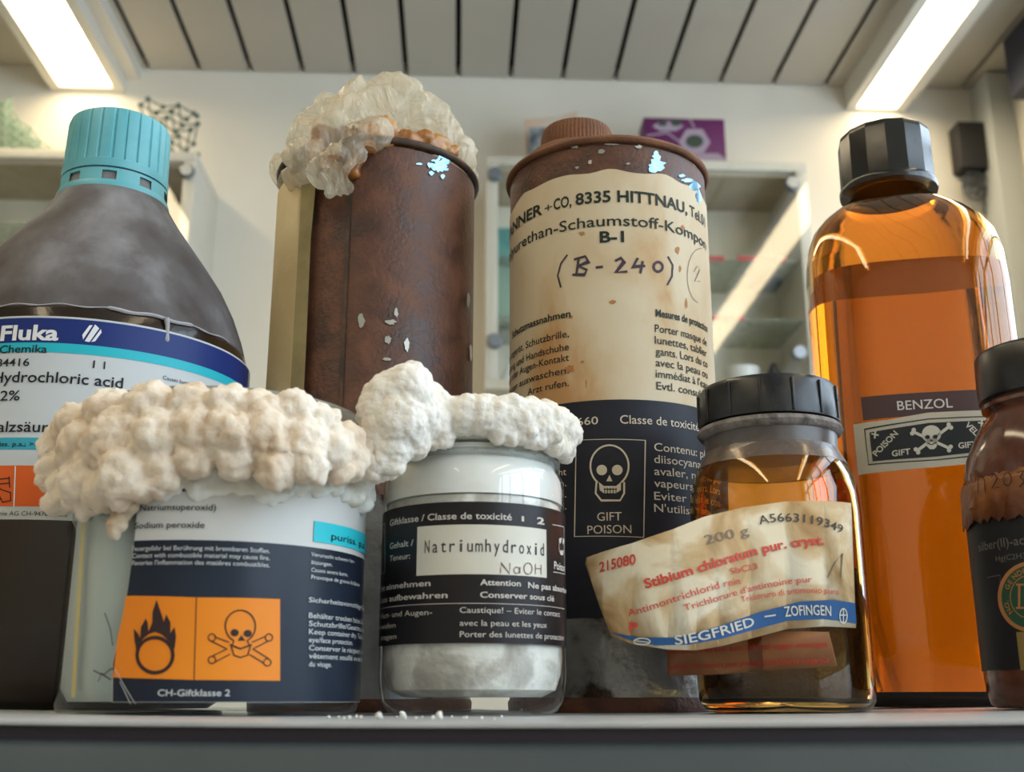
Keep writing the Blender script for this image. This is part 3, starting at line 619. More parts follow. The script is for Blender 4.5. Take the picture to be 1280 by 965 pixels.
def rusty_can():
    x, y = -0.0501, 0.385; zb = shelf_z(x); r = 0.036; H = 0.1865
    t = thing('rusty_can', 'tall bare rusty tin can with a crumpled plastic bag over its top', 'can', base(x, y))
    MB().lathe((x, y, 0), [(0.0, zb + 0.003), (0.034, zb + 0.003), (0.0366, zb), (0.0368, zb + 0.003), (r, zb + 0.0045), (r, H - 0.003), (r, H - 0.002), (0.034, H - 0.004), (0, H - 0.004)], 128).build('can_body', M['rust'], t)
    MB().lathe((x, y, 0), ARC(r + 0.0003, H, 0, 360, 11, 0.0014), 96, close=True).build('rim', M['dark_rim'], t)
    s = cyl(x, y, r, -130, 120)
    # side seam: a narrow raised strip
    k = Ink(s, 0.0006); v0 = zb + 0.005; ua = s.u_at(430, 0.13); k.polyuv([(ua, v0), (ua + 0.0012, v0), (ua + 0.0012, H - 0.004), (ua, H - 0.004)]); k.build('side_seam', M['dark_rim'], t)
    # old yellowed label left standing round the left side, its torn edge lifted
    yl = noisy('yellowed_paper', [(0.3, (0.46, 0.35, 0.18)), (0.7, (0.58, 0.46, 0.26))], 30, rough=0.6, bump=0.2)
    pts = []
    for i in range(40):
        a = math.radians(-140 + (140 - 37) * i / 39); rr = r + 0.0008 + (0.0012 * max(0, (i - 24) / 15)); pts.append((x + rr * math.sin(a), y - rr * math.cos(a)))
    vs = []
    for (px, py) in pts:
        for z in (zb + 0.045, 0.10, 0.14, 0.1775): vs.append((px, py, z))
    n = len(pts); fs = [(i * 4 + j, i * 4 + 4 + j, i * 4 + 5 + j, i * 4 + 1 + j) for i in range(n - 1) for j in range(3)]
    o = MB().add(vs, fs).build('old_label', yl, t); md = o.modifiers.new('s', 'SOLIDIFY'); md.thickness = 0.0012
    # the torn edge of the label folded back on itself, a darker strip
    s2 = cyl(x, y, r + 0.0020, -130, 120); k = Ink(s2, 0.0006); a0 = s2.u_at(371, 0.13); a1 = s2.u_at(388, 0.13)
    k.polyuv([(a0, zb + 0.045), (a1, zb + 0.045), (a1 - 0.0002, 0.11), (a1 - 0.0006, 0.15), (a1 + 0.0006, 0.1772), (a0, 0.1772)])
    k.build('folded_edge', noisy('olive_paper', [(0.35, (0.24, 0.19, 0.09)), (0.65, (0.36, 0.29, 0.14))], 60, rough=0.7, bump=0.3), t)
    k = Ink(s, 0.0003); k.patch(None, None, (470, 618), (470, 878)); k.build('bare_base', M['bare'], t)
    k = Ink(s, 0.00045)
    for i, (cx, cy, rx, ry) in enumerate([(452, 402, 4.5, 10), (495, 391, 3, 7), (488, 403, 7, 4), (485, 425, 4.5, 6), (508, 432, 4, 9), (483, 449, 6, 2.5), (584, 375, 2, 10), (587, 440, 2, 14)]): blob(k, cx, cy, rx, ry, i)
    k.build('bare_flake', mat('flaked_paint', (0.36, 0.35, 0.30), 0.3, 0.4), t)
    k = Ink(s, 0.00045); rnd = random.Random(2)
    for i in range(26): blob(k, 549 + rnd.gauss(0, 7), 207 + rnd.gauss(0, 7), 1 + rnd.random() * 4.5, 1 + rnd.random() * 3.2, 50 + i, 9)
    blob(k, 551, 206, 8, 8, 80, 18)
    k.build('worn_spot', M['shiny'], t)
    # stain running below the bag
    return t, x, y, H
rc, rcx, rcy, rcH = rusty_can()
def plastic_bag():
    t = thing('plastic_bag', 'crumpled clear plastic bag draped over the top of the rusty can', 'plastic bag', (rcx, rcy, rcH + 0.001))
    Y = rcy; S = lambda px, py, rp, dy=0.0, sc=(1, 1, 1): (at_y(px, py, Y + dy), rp * (Y + dy) * 1.11 / FPX, sc)
    sp = [S(475, 150, 44, -0.004), S(435, 160, 42, -0.018), S(396, 183, 40, -0.026), S(388, 203, 32, -0.034), S(500, 135, 38, 0.0), S(530, 150, 34, -0.002), S(553, 170, 28, -0.002), S(571, 188, 22, 0.0), S(582, 205, 14, 0.0), S(485, 122, 34, 0.0),
          S(445, 132, 34, 0.0), S(408, 212, 24, -0.042), S(422, 228, 15, -0.042), S(425, 205, 22, -0.042), S(512, 122, 28, 0.002), S(408, 150, 30, -0.010), S(376, 222, 20, -0.026), S(452, 178, 26, -0.036), S(470, 165, 20, -0.036), S(440, 195, 20, -0.040), S(362, 212, 22, 0.0), S(362, 228, 16, 0.0), S(372, 232, 14, -0.016), S(390, 228, 16, -0.030), S(380, 215, 22, -0.020), S(590, 222, 9, 0.0), S(358, 226, 15, -0.014), S(354, 214, 15, -0.008), S(420, 175, 34, -0.030), S(470, 172, 16, -0.040), S(432, 236, 9, -0.042), S(413, 240, 8, -0.042)]
    m = bpy.data.materials.new('crumpled_film'); m.use_nodes = True; N, L = nodes(m); out = N['Material Output']; p = N['Principled BSDF']
    p.inputs['Base Color'].default_value = (0.78, 0.71, 0.58, 1); p.inputs['Roughness'].default_value = 0.16; p.inputs['Specular IOR Level'].default_value = 0.9
    tr = N.new('ShaderNodeBsdfTransparent'); tr.inputs[0].default_value = (0.98, 0.95, 0.88, 1); tl = N.new('ShaderNodeBsdfTranslucent'); tl.inputs[0].default_value = (0.85, 0.78, 0.64, 1)
    a = N.new('ShaderNodeMixShader'); a.inputs[0].default_value = 0.45; L.new(p.outputs[0], a.inputs[1]); L.new(tl.outputs[0], a.inputs[2])
    tc = N.new('ShaderNodeTexCoord'); n = N.new('ShaderNodeTexNoise'); n.inputs['Scale'].default_value = 45; n.inputs['Detail'].default_value = 5; n.inputs['Distortion'].default_value = 1.5; L.new(tc.outputs['Object'], n.inputs['Vector'])
    mr = N.new('ShaderNodeMapRange'); mr.inputs[1].default_value = 0.35; mr.inputs[2].default_value = 0.62; mr.inputs[3].default_value = 0.25; mr.inputs[4].default_value = 0.75; L.new(n.outputs[0], mr.inputs[0])
    b = N.new('ShaderNodeMixShader'); L.new(mr.outputs[0], b.inputs[0]); L.new(tr.outputs[0], b.inputs[1]); L.new(a.outputs[0], b.inputs[2]); L.new(b.outputs[0], out.inputs[0])
    wv = N.new('ShaderNodeTexNoise'); wv.inputs['Scale'].default_value = 70; wv.inputs['Detail'].default_value = 3; wv.inputs['Distortion'].default_value = 3.0
    mp = N.new('ShaderNodeMapping'); mp.inputs['Rotation'].default_value = (0.4, 0.7, 0.2); mp.inputs['Scale'].default_value = (1, 1, 0.35); L.new(tc.outputs['Object'], mp.inputs[0]); L.new(mp.outputs[0], wv.inputs['Vector'])
    bp = N.new('ShaderNodeBump'); bp.inputs['Strength'].default_value = 1.0; bp.inputs['Distance'].default_value = 0.004; L.new(wv.outputs[0], bp.inputs['Height']); L.new(bp.outputs[0], p.inputs['Normal'])
    cluster('film', sp, 0.0009, m, t, amps=(), crumple=((0.0026, 55, (1, 1, 1)), (0.0016, 120, (1, 0.6, 0.5)), (0.0007, 330, (1, 1, 0.4))), facet=0.22)
    # brown foam crust showing through and out of the film
    fm = noisy('foam_crust', [(0.35, (0.10, 0.03, 0.008)), (0.5, (0.34, 0.13, 0.025)), (0.7, (0.52, 0.28, 0.09))], 60, rough=0.35, bump=0.4, bump_scale=300)
    sf = [S(400, 190, 16, -0.030), S(418, 200, 17, -0.034), S(405, 172, 14, -0.028), S(430, 175, 16, -0.028), S(455, 168, 16, -0.026), S(480, 160, 14, -0.020), S(508, 176, 12, -0.031), S(530, 178, 13, -0.027), S(549, 181, 11, -0.021), S(566, 190, 7, -0.012), S(470, 176, 12, -0.032), S(500, 180, 13, -0.030), S(520, 178, 12, -0.026), S(540, 182, 11, -0.022), S(556, 186, 8, -0.016), S(485, 178, 8, -0.034), S(440, 215, 12, -0.036), S(448, 200, 9, -0.037), S(460, 186, 9, -0.038), S(430, 190, 12, -0.030), S(475, 168, 12, -0.02)]
    cluster('dried_foam', sf, 0.0009, fm, t, amps=((0.0018, 220), (0.0007, 600)))
    return t
plastic_bag()
def label_can():
    x, y = 0.0354, 0.383; zb = shelf_z(x); r = 0.036; H = 0.1855
    t = thing('labelled_can', 'tall rusty tin can with a cream and black poison label and screw cap', 'can', base(x, y))
    MB().lathe((x, y, 0), [(0.0, zb + 0.003), (0.034, zb + 0.003), (0.0366, zb), (0.0368, zb + 0.003), (r, zb + 0.0045), (r, H - 0.002), (0, H - 0.002)], 128).build('can_body', M['rust'], t)
    MB().lathe((x, y, 0), ARC(r + 0.0003, H, 0, 360, 11, 0.0014), 96, close=True).build('rim', M['rust_dull'], t)
    MB().lathe((x, y, 0), [(0.035, H - 0.002), (0.0345, H), (0.030, H + 0.0045), (0.0255, H + 0.0065), (0, H + 0.0065)], 96).build('can_top', M['rust_dull'], t)
    sx, sy = x - 0.0105, y + 0.004
    MB().lathe((sx, sy, 0), [(0.0215, H + 0.001), (0.021, H + 0.009), (0.0185, H + 0.0125), (0.014, H + 0.014), (0.0, H + 0.014)], 64).build('spout', M['rust_dull'], t)
    MB().lathe((sx, sy, 0), [(0.0132, H + 0.0135), (0.0140, H + 0.0145), (0.0140, H + 0.0205), (0.0130, H + 0.0235), (0.0, H + 0.0240)], 240, lambda a, z: 1 - (0.022 if int(a * 60 / (2 * PI) * 2) % 2 and z < H + 0.021 else 0)).build('screw_cap', M['rust_dull'], t, angle=25)
    s = cyl(x, y, r)
    k = Ink(s, 0.00035); rnd = random.Random(4)
    for i, (cx, cy, rx, ry) in enumerate([(820, 196, 5, 8), (821, 207, 11, 9), (817, 212, 7, 6), (858, 226, 8, 3), (868, 233, 7, 6), (872, 246, 4, 9), (852, 220, 4, 2)]): blob(k, cx, cy, rx, ry, 20 + i)
    k.build('worn_spot', M['shiny'], t)
    k = Ink(s, 0.00035)
    for i, (cx, cy, rx, ry) in enumerate([(798, 184, 5, 2.5), (752, 190, 5, 3), (718, 184, 6, 3), (738, 203, 3, 3), (785, 205, 3, 2), (722, 210, 3, 2), (765, 181, 9, 1.2)]): blob(k, cx, cy, rx, ry, 40 + i)
    k.build('bare_flake', mat('flaked_paint_2', (0.33, 0.32, 0.30), 0.3, 0.4), t)
    k = Ink(s, 0.0002); k.patch(None, None, (760, 770), (760, 872)); k.build('bare_base', M['bare'], t)
    # cream paper label: its top edge is worn away in a shallow wave
    cream = noisy('aged_cream_paper', [(0.36, (0.50, 0.27, 0.11)), (0.42, (0.56, 0.41, 0.24)), (0.5, (0.63, 0.52, 0.36)), (0.7, (0.67, 0.58, 0.43))], 26, 7, rough=0.6, bump=0.12, bump_scale=200, stretch=(1, 1, 0.45), dist=0.5)
    k = Ink(s, 0.0003); u, v = s.uv(760, 500); vt = s.uv(760, 214)[1]; n = 60
    top = [(s.S[-1] * i / n, vt - 0.0006 * math.sin(i * 0.8) + 0.0006 * noise.noise(Vector((i * 0.3, 0, 1))) - (0.004 if i < 17 else 0) * (17 - i) / 17) for i in range(n + 1)]
    k.polyuv([(0, v), (s.S[-1], v)] + top[::-1]); lab = k.build('label', cream, t)
    k = Ink(s, 0.00045); k.patch(None, None, (760, 500), (760, 772)); k.build('dark_panel', noisy('dark_panel_print', [(0.3, (0.012, 0.013, 0.020)), (0.7, (0.022, 0.023, 0.034))], 40, rough=0.5), lab)
    g = mat('green_black_ink', (0.018, 0.028, 0.022), 0.55)
    k = Ink(s, 0.0005)
    B = (744, 254)
    k.t('TANNER', 629, 679, B, 14, 0.025); k.t('+', 682, 691, B, 11, 0.005); k.t('CO,', 693, 715, B, 14, 0.02); k.t('8335 HITTNAU,', 720, 858, B, 14.5, 0.025); k.t('Tel.01', 861, 880, B, 14, 0.01)
    k.t('Polyurethan-Schaumstoff-Kompon', 637, 881, (744, 284), 14, 0.006); k.t('B-1', 750, 780, (765, 303), 14, 0.03)
    k.t('Schutzmassnahmen', 642, 714, (700, 399), 9, 0.02)
    for i, (a, xa) in enumerate([('Schutzgerät, Schutzbrille,', 636), ('kleidung und Handschuhe', 636), ('Haut oder Augen-Kontakt', 636), ('Wasser auswaschen.', 637), ('Arzt rufen.', 661)]):
        k.t(a, xa, 712, (760, [420, 436.5, 450, 466, 482][i] - 3), 9, 0.004)
    k.t('Mesures de protection', 819, 883, (819, 396), 9.5, 0.025)
    for i, (a, xb) in enumerate([('Porter masque de', 882), ('lunettes, tablier', 882), ('gants. Lors du co', 883), ('avec la peau ou', 883), ("immédiat à l'eau", 883), ('Evtl. consulter', 884)]):
        k.t(a, xb - 64, xb, (819, [415.5, 430, 444, 458, 472, 487][i]), 10, 0.006)
    k.build('black_lettering', g, lab)
    k = Ink(s, 0.0005)   # handwriting in marker
    k.stroke([(710, 319), (702, 330), (698, 345), (702, 360)], 2.2); k.stroke([(834, 321), (840, 332), (839, 346), (833, 357)], 2.2)
    k.stroke([(724, 323), (721, 344)], 3); k.stroke([(718, 325), (732, 321), (736, 328), (724, 333), (734, 338), (731, 344), (716, 344)], 2.8)
    k.stroke([(745, 335), (754, 334)], 3); k.stroke([(769, 327), (776, 323), (780, 328), (770, 341), (784, 340)], 3)
    k.stroke([(797, 323), (791, 334), (806, 333)], 3); k.stroke([(803, 327), (800, 342)], 3); k.oval(822, 334, 5.5, 6, 3)
    k.build('handwriting', mat('marker_ink', (0.06, 0.04, 0.06), 0.6), lab)
    k = Ink(s, 0.0005); k.oval(874, 345, 16, 34, 0.9, 100, 275); k.stroke([(866, 340), (870, 333), (873, 338), (867, 352), (874, 352)], 1)
    k.build('pencil_line', mat('pencil', (0.25, 0.19, 0.16), 0.7), lab)
    rs = mat('rust_stain', (0.42, 0.17, 0.05), 0.7); k = Ink(s, 0.00042)
    for i, (cx, cy, rx, ry) in enumerate([(765, 378, 5, 3), (714, 397, 3, 2.5), (728, 292, 4, 3), (713, 462, 7, 5), (728, 453, 3, 2), (733, 480, 1.2, 6), (846, 313, 3, 6), (849, 336, 2, 5), (852, 285, 3, 4), (857, 380, 2, 8)]): blob(k, cx, cy, rx, ry, 70 + i)
    k.build('rust_stain', rs, lab)
    # dark panel print
    k = Ink(s, 0.0006)
    k.t('A 55660', 690, 748, (728, 532), 10, 0.004); k.t('Classe de toxicité', 775, 872, (775, 530), 11, 0.004)
    for i, (a, xb) in enumerate([('Contenu: phényl', 893), ('diisocyanate,', 884), ('avaler, ne pas', 889), ('vapeurs. Lors', 889), ('Eviter le con', 889), ("N'utiliser", 872)]):
        k.t(a, 817, xb, (817, [564, 579, 594, 609, 625, 640][i]), 10.5, 0.004)
    for i, (a, xa) in enumerate([('mit 4,4-', 676), ('nicht ein-', 668), ('Nicht', 684), ('öffnen.', 676), ('ten.', 688), ('den.', 690)]):
        k.t(a, xa, 709, (709, [567, 580, 594, 608, 622, 637][i]), 9, 0.0)
    k.t('GIFT', 747, 777, (762, 651), 11, 0.0); k.t('POISON', 735, 789, (762, 667), 11, 0.0)
    k.stroke([(721, 551), (806, 551), (804, 672), (719, 671)], 1.0, True)
    k.oval(762, 583, 23.5, 26, 2.2, 128, 412); k.stroke([(746, 603), (745, 617), (752, 626), (775, 626), (780, 617), (780, 603)], 2.2)
    k.oval(752.5, 588, 6.5, 6.5); k.oval(771.5, 588, 6.5, 6.5); k.poly([(762, 594), (765.5, 602), (758, 602)])
    k.poly([(749, 603), (755, 608), (770, 608), (776, 603), (776, 613), (770, 617), (755, 617), (750, 613)])
    k.build('pale_lettering', M['cream_print'], lab)
    k = Ink(s, 0.0007); [k.stroke([(x0, 610), (x0, 617)], 0.9) for x0 in (756, 759.5, 763, 766.5, 770)]; k.stroke([(755, 612), (771, 612)], 1); k.build('teeth', M['black_ink'], lab)
label_can()
# ---------------------------------------------------------------- amber bottle of benzene
def sring(cx, cy, hw, hd, n_, rot, seg=96):
    out = []
    for i in range(seg):
        a = 2 * PI * i / seg; c, s_ = math.cos(a), math.sin(a)
        x = hw * math.copysign(abs(c) ** (2 / n_), c); y = hd * math.copysign(abs(s_) ** (2 / n_), s_)
        out.append((cx + x * math.cos(rot) - y * math.sin(rot), cy + x * math.sin(rot) + y * math.cos(rot)))
    return out
def loft(mb, rings, close_ends=True):
    seg = len(rings[0]); vs = [p for r in rings for p in r]
    fs = [(j * seg + i, j * seg + (i + 1) % seg, (j + 1) * seg + (i + 1) % seg, (j + 1) * seg + i) for j in range(len(rings) - 1) for i in range(seg)]
    if close_ends: fs += [tuple(range(seg - 1, -1, -1)), tuple((len(rings) - 1) * seg + i for i in range(seg))]
    return mb.add(vs, fs)
def amber_bottle():
    x, y = 0.149, 0.400; zb = shelf_z(x); rot = math.radians(-12)
    t = thing('amber_bottle', 'tall amber glass bottle of orange liquid with faceted black cap and skull label', 'bottle', base(x, y))
    nx, ny = x - 0.0022, y
    def rings(ins, z_list):
        out = []
        for z, hw, hd, n_, k in z_list:   # k: 0 body axis .. 1 neck axis
            cx = x + (nx - x) * k; r = sring(cx, y, hw - ins, hd - ins, n_, rot); out.append([(a, b, z) for a, b in r])
        return out
    Z = [(zb + 0.0012, 0.028, 0.021, 3.0, 0), (zb, 0.0315, 0.0245, 3.2, 0), (zb + 0.0012, 0.0335, 0.0265, 3.3, 0), (zb + 0.005, 0.0352, 0.0285, 3.4, 0), (0.03, 0.0355, 0.029, 3.4, 0), (0.09, 0.0355, 0.029, 3.4, 0), (0.145, 0.0355, 0.029, 3.4, 0), (0.158, 0.0352, 0.0287, 3.3, 0.1),
         (0.166, 0.0340, 0.0275, 3.1, 0.3), (0.1725, 0.0312, 0.0250, 2.8, 0.5), (0.1775, 0.0272, 0.0220, 2.5, 0.7), (0.1815, 0.0225, 0.0190, 2.2, 0.9), (0.1845, 0.0180, 0.0165, 2.0, 1), (0.1872, 0.0150, 0.0148, 2.0, 1), (0.190, 0.0142, 0.0142, 2.0, 1), (0.199, 0.0140, 0.0140, 2.0, 1)]
    Zi = [(zb + 0.004, 0.031, 0.0245, 3.0, 0)] + [q for q in Z[3:]]
    outer = rings(0, Z); inner = rings(0.0017, Zi)
    amber = glass('amber_glass', (0.86, 0.49, 0.15), 0.0, 1.5)
    mb = MB(); seg = 96; loft(mb, outer, False); no = len(mb.v); loft(mb, inner, False); ni = len(mb.v)
    mb.f.append(tuple(range(seg - 1, -1, -1))); mb.f.append(tuple(range(no, no + seg)))
    a, b = no - seg, ni - seg; mb.f += [(a + i, a + (i + 1) % seg, b + (i + 1) % seg, b + i) for i in range(seg)]
    mb.build('bottle_body', amber, t, angle=70)
    liq = bpy.data.materials.new('orange_liquid'); liq.use_nodes = True; N, L = nodes(liq); p = N['Principled BSDF']
    p.inputs['Base Color'].default_value = (0.74, 0.52, 0.13, 1); p.inputs['Roughness'].default_value = 0.0; p.inputs['Transmission Weight'].default_value = 1; p.inputs['IOR'].default_value = 1.36
    zl = 0.1520
    Zl = [(zb + 0.004, 0.031, 0.0245, 3.0, 0), (0.03, 0.0355, 0.029, 3.4, 0), (0.09, 0.0355, 0.029, 3.4, 0), (0.145, 0.0355, 0.029, 3.4, 0), (zl, 0.0353, 0.0288, 3.35, 0.0)]
    mb = MB(); loft(mb, rings(0.00165, Zl)); mb.build('liquid', liq, t, angle=50)
    # cap with facets
    bk = mat('black_bakelite', (0.012, 0.011, 0.010), 0.16)
    N, L = nodes(bk); p = N['Principled BSDF']; n = N.new('ShaderNodeTexNoise'); n.inputs['Scale'].default_value = 120; mr = N.new('ShaderNodeMapRange'); mr.inputs[3].default_value = 0.10; mr.inputs[4].default_value = 0.34
    tc = N.new('ShaderNodeTexCoord'); L.new(tc.outputs['Object'], n.inputs['Vector']); L.new(n.outputs[0], mr.inputs[0]); L.new(mr.outputs[0], p.inputs['Roughness'])
    MB().lathe((nx, ny, 0), [(0.0145, 0.1895), (0.0182, 0.1895), (0.0184, 0.1905), (0.0184, 0.1915), (0.0180, 0.1925)], 96, close=False).build('cap_skirt', bk, t)
    MB().lathe((nx, ny, 0), [(0.0178, 0.1918), (0.0176, 0.2115), (0.0170, 0.2140), (0.0150, 0.2150), (0, 0.2150)], 15, a0=math.radians(7), a1=math.radians(367)).build('cap', bk, t, angle=15, bevel=0.0003)
    # labels
    pth = sring(x, y, 0.0355, 0.029, 3.4, rot, 400)
    front = [p for p in pth]; i0 = max(range(400), key=lambda i: -front[i][0]); fr = [front[(i0 + j) % 400] for j in range(200)]
    s = Surf(fr)
    if s.n[100][1] > 0: s = Surf(fr[::-1])
    k = Ink(s, 0.0002); k.poly([(1076, 497), (1231, 487), (1234, 514), (1079, 526)]); tp = k.build('name_label', mat('dark_plum_tape', (0.055, 0.022, 0.022), 0.5), t)
    k = Ink(s, 0.0004); k.t('BENZOL', 1122, 1191, (1124, 513), 12, 0.004, base2=(1190, 509.5)); k.build('white_lettering', M['cream_white'], tp)
    k = Ink(s, 0.00028); k.poly([(1067, 531), (1110, 525), (1160, 516), (1236, 513), (1262, 512), (1262, 580), (1236, 578), (1170, 584), (1073, 594)]); lb = k.build('poison_label', noisy('poison_paper', [(0.3, (0.42, 0.38, 0.30)), (0.7, (0.52, 0.47, 0.37))], 60, rough=0.6), t)
    bk2 = mat('label_black', (0.022, 0.024, 0.026), 0.5)
    k = Ink(s, 0.0004); k.poly([(1087, 541), (1160, 529), (1234, 526), (1238, 564), (1170, 571), (1091, 577)]); k.stroke([(1081, 537), (1160, 524), (1240, 521), (1243, 568), (1170, 575), (1086, 581)], 1.2, True); k.build('black_ground', bk2, lb)
    k = Ink(s, 0.0005)
    k.t('GIFT', 1115, 1138, (1115, 571), 7.5, 0.02, base2=(1138, 568)); k.t('GIFT', 1198, 1220, (1198, 561), 7.5, 0.02, base2=(1220, 559))
    def diag(txt, p0, p1, h):
        u0, v0 = s.uv(*p0); u1, v1 = s.uv(*p1); hh = k.h(h, u0, v0) / 0.727; vs, fs = text_mesh(txt, 0.02); x0 = min(a for a, b in vs); x1 = max(a for a, b in vs); ln = math.hypot(u1 - u0, v1 - v0); c_, s_ = (u1 - u0) / ln, (v1 - v0) / ln
        k.raw([(u0 + (a - x0) / (x1 - x0) * ln * c_ - b * hh * s_, v0 + (a - x0) / (x1 - x0) * ln * s_ + b * hh * c_) for a, b in vs], fs)
    diag('POISON', (1096, 571), (1123, 543), 7.5); diag('VELENO', (1205, 532), (1236, 562), 7.5)
    for cx, cy in ((1093.5, 543.5), (1226, 529.5)):
        k.stroke([(cx - 4, cy - 1), (cx + 5, cy + 1)], 2); k.stroke([(cx + 1, cy - 5), (cx, cy + 5)], 2)
    skull(k, 1164, 545, 14, bones=[((1141, 540), (1187, 561)), ((1146, 564), (1187, 533))], tilt=4); k.build('pale_print', mat('pale_print', (0.52, 0.49, 0.40), 0.6), lb)
    k = Ink(s, 0.0006); skull_holes(k, 1164, 545, 14); k.build('skull_shading', bk2, lb)
    return t
def skull(k, cx, cy, r, bones=(), tilt=0):
    for a, b in bones:
        k.stroke([a, b], r * 0.26)
        dx, dy = b[0] - a[0], b[1] - a[1]; l = math.hypot(dx, dy); nx, ny = -dy / l, dx / l
        for e in (a, b): 
            for sg in (-1, 1): k.oval(e[0] + nx * sg * r * 0.17, e[1] + ny * sg * r * 0.17, r * 0.2, r * 0.2, n=10)
    k.oval(cx, cy - r * 0.15, r * 0.86, r * 0.78, n=24); k.poly([(cx - r * 0.55, cy + r * 0.2), (cx + r * 0.6, cy + r * 0.2), (cx + r * 0.45, cy + r * 1.0), (cx + r * 0.25, cy + r * 1.2), (cx - r * 0.15, cy + r * 1.2), (cx - r * 0.4, cy + r * 0.95)])
def skull_holes(k, cx, cy, r):
    k.oval(cx - r * 0.36, cy + r * 0.12, r * 0.22, r * 0.18, n=12); k.oval(cx + r * 0.34, cy + r * 0.1, r * 0.22, r * 0.18, n=12)
    k.poly([(cx - 0.02 * r, cy + r * 0.3), (cx + r * 0.14, cy + r * 0.5), (cx - r * 0.14, cy + r * 0.5)]); k.stroke([(cx - r * 0.36, cy + r * 0.66), (cx, cy + r * 0.80), (cx + r * 0.45, cy + r * 0.62)], r * 0.09)
M['cream_white'] = mat('cream_white', (0.62, 0.58, 0.55), 0.5)
amber_bottle()
# ---------------------------------------------------------------- small amber jar with the peeling label
def amber_jar():
    x, y = 0.0755, 0.320; zb = shelf_z(x); r = 0.0240
    t = thing('amber_jar', 'small amber glass jar with ribbed black cap and half-peeled stained label', 'jar', base(x, y))
    o = [(0.0, zb + 0.001), (0.019, zb), (0.0222, zb + 0.0008), (0.0236, zb + 0.003), (r, zb + 0.007), (r, 0.050), (0.0238, 0.0555), (0.0229, 0.0605), (0.0214, 0.0645), (0.0196, 0.0678), (0.0188, 0.0695), (0.0186, 0.072), (0.0186, 0.085)]
    i = [(max(a - 0.0016, 0), max(b, zb + 0.004)) for a, b in o[1:]]; i[0] = (0.0, zb + 0.004); i[1] = (0.019, zb + 0.004)
    amber = glass('amber_glass_small', (0.85, 0.50, 0.14), 0.0, 1.5)
    MB().lathe((x, y, 0), o + i[::-1], 128).build('jar_body', amber, t, angle=70)
    ct = noisy('dark_crystals', [(0.4, (0.008, 0.005, 0.005)), (0.7, (0.02, 0.012, 0.01))], 200, rough=0.4, bump=0.5, bump_scale=600)
    MB().lathe((x, y, 0), [(0, zb + 0.0045), (0.021, zb + 0.0045), (0.0222, zb + 0.007), (0.02232, 0.0345), (0.018, 0.0365), (0.006, 0.0345), (0, 0.034)], 96).build('contents', ct, t)
    MB().lathe((x, y, 0), [(0.0187, 0.0735), (0.0203, 0.0742), (0.0209, 0.0752), (0.0205, 0.0764), (0.0187, 0.0770)], 128).build('collar', noisy('dusty_collar', [(0.35, (0.08, 0.068, 0.060)), (0.6, (0.28, 0.25, 0.23))], 160, rough=0.9, bump=0.6, bump_scale=900), t)
    MB().lathe((x, y, 0), [(0.0189, 0.0690), (0.0190, 0.0735), (0.0187, 0.0735)], 96).build('dust_film', thin('dust_film', (0.8, 0.75, 0.7), 0.3, (0.22, 0.19, 0.18), 0.75), t)
    # grime low on the shoulder glass
    sh = [(0.02145, 0.0646), (0.01965, 0.0679), (0.01890, 0.0695)]
    MB().lathe((x, y, 0), sh, 96).build('shoulder_dust', thin('shoulder_dust', (1, 1, 1), 0.3, (0.30, 0.26, 0.24), 0.42), t)
    bk = noisy('black_cap', [(0.5, (0.010, 0.011, 0.013)), (0.72, (0.03, 0.028, 0.026))], 150, rough=0.22, rough2=0.45)
    n = 14
    MB().lathe((x, y, 0), [(0.0187, 0.0772), (0.0202, 0.0772), (0.0203, 0.0780), (0.0200, 0.0870), (0.0192, 0.0884), (0.015, 0.0890), (0, 0.0890)], 168).build('cap', bk, t, angle=30)
    mb = MB()
    for j in range(n):
        a = 2 * PI * (j + 0.28) / n; c_, s_ = math.cos(a), math.sin(a); R1 = 0.0203
        mb.box((x + R1 * s_, y - R1 * c_, 0.0823), (0.0008, 0.0008, 0.0096), (Vector((c_, s_, 0)), Vector((s_, -c_, 0)), Vector((0, 0, 1))))
        rb = MB(); rb.v, rb.f = mb.v, mb.f; rb.build('rib', bk, t, bevel=0.0002); mb = MB()
    # lower label, amber brown, its left end standing off the glass
    def path(rr, a_r, a_l, tail):
        p = [(x + rr * math.sin(math.radians(a_l + (a_r - a_l) * q / 80)), y - rr * math.cos(math.radians(a_l + (a_r - a_l) * q / 80))) for q in range(81)]
        s0 = p[0]; P = [Vector(v) for v in tail] + [Vector(s0), Vector(p[4])]
        # smooth tail with catmull-rom
        out = []
        Q = [P[0] * 2 - P[1]] + P
        for k in range(1, len(Q) - 2):
            for q in range(12):
                u = q / 12; a, b, c, d = Q[k - 1], Q[k], Q[k + 1], Q[k + 2]
                out.append(tuple(0.5 * ((2 * b) + (c - a) * u + (2 * a - 5 * b + 4 * c - d) * u * u + (3 * b - a - 3 * c + d) * u ** 3)))
        return Surf(out + p)
    s1 = path(r + 0.0002, 48, -22, [(0.0415, 0.3085), (0.052, 0.3045), (0.0605, 0.3010)])
    k = Ink(s1, 0.0); k.poly([(822, 800), (860, 790), (1036, 790), (1047, 833), (900, 843), (822, 845)]); lo = k.build('lower_label', noisy('amber_paper', [(0.35, (0.20, 0.075, 0.03)), (0.65, (0.28, 0.12, 0.05))], 70, rough=0.5), t)
    lo.modifiers.new('s', 'SOLIDIFY').thickness = 0.00015
    ri = mat('red_ink', (0.42, 0.035, 0.025), 0.6)
    k = Ink(s1, 0.0003); k.t('Dämpfe bewirken zum Erbrechungen erzeugen', 826, 1034, (940, 812), 7, 0.01, base2=(1034, 808)); k.t('irrité par des vapeurs peut produire des brûlures dangereux', 822, 1036, (940, 832), 7, 0.01, base2=(1036, 828)); k.build('red_lettering', ri, lo)
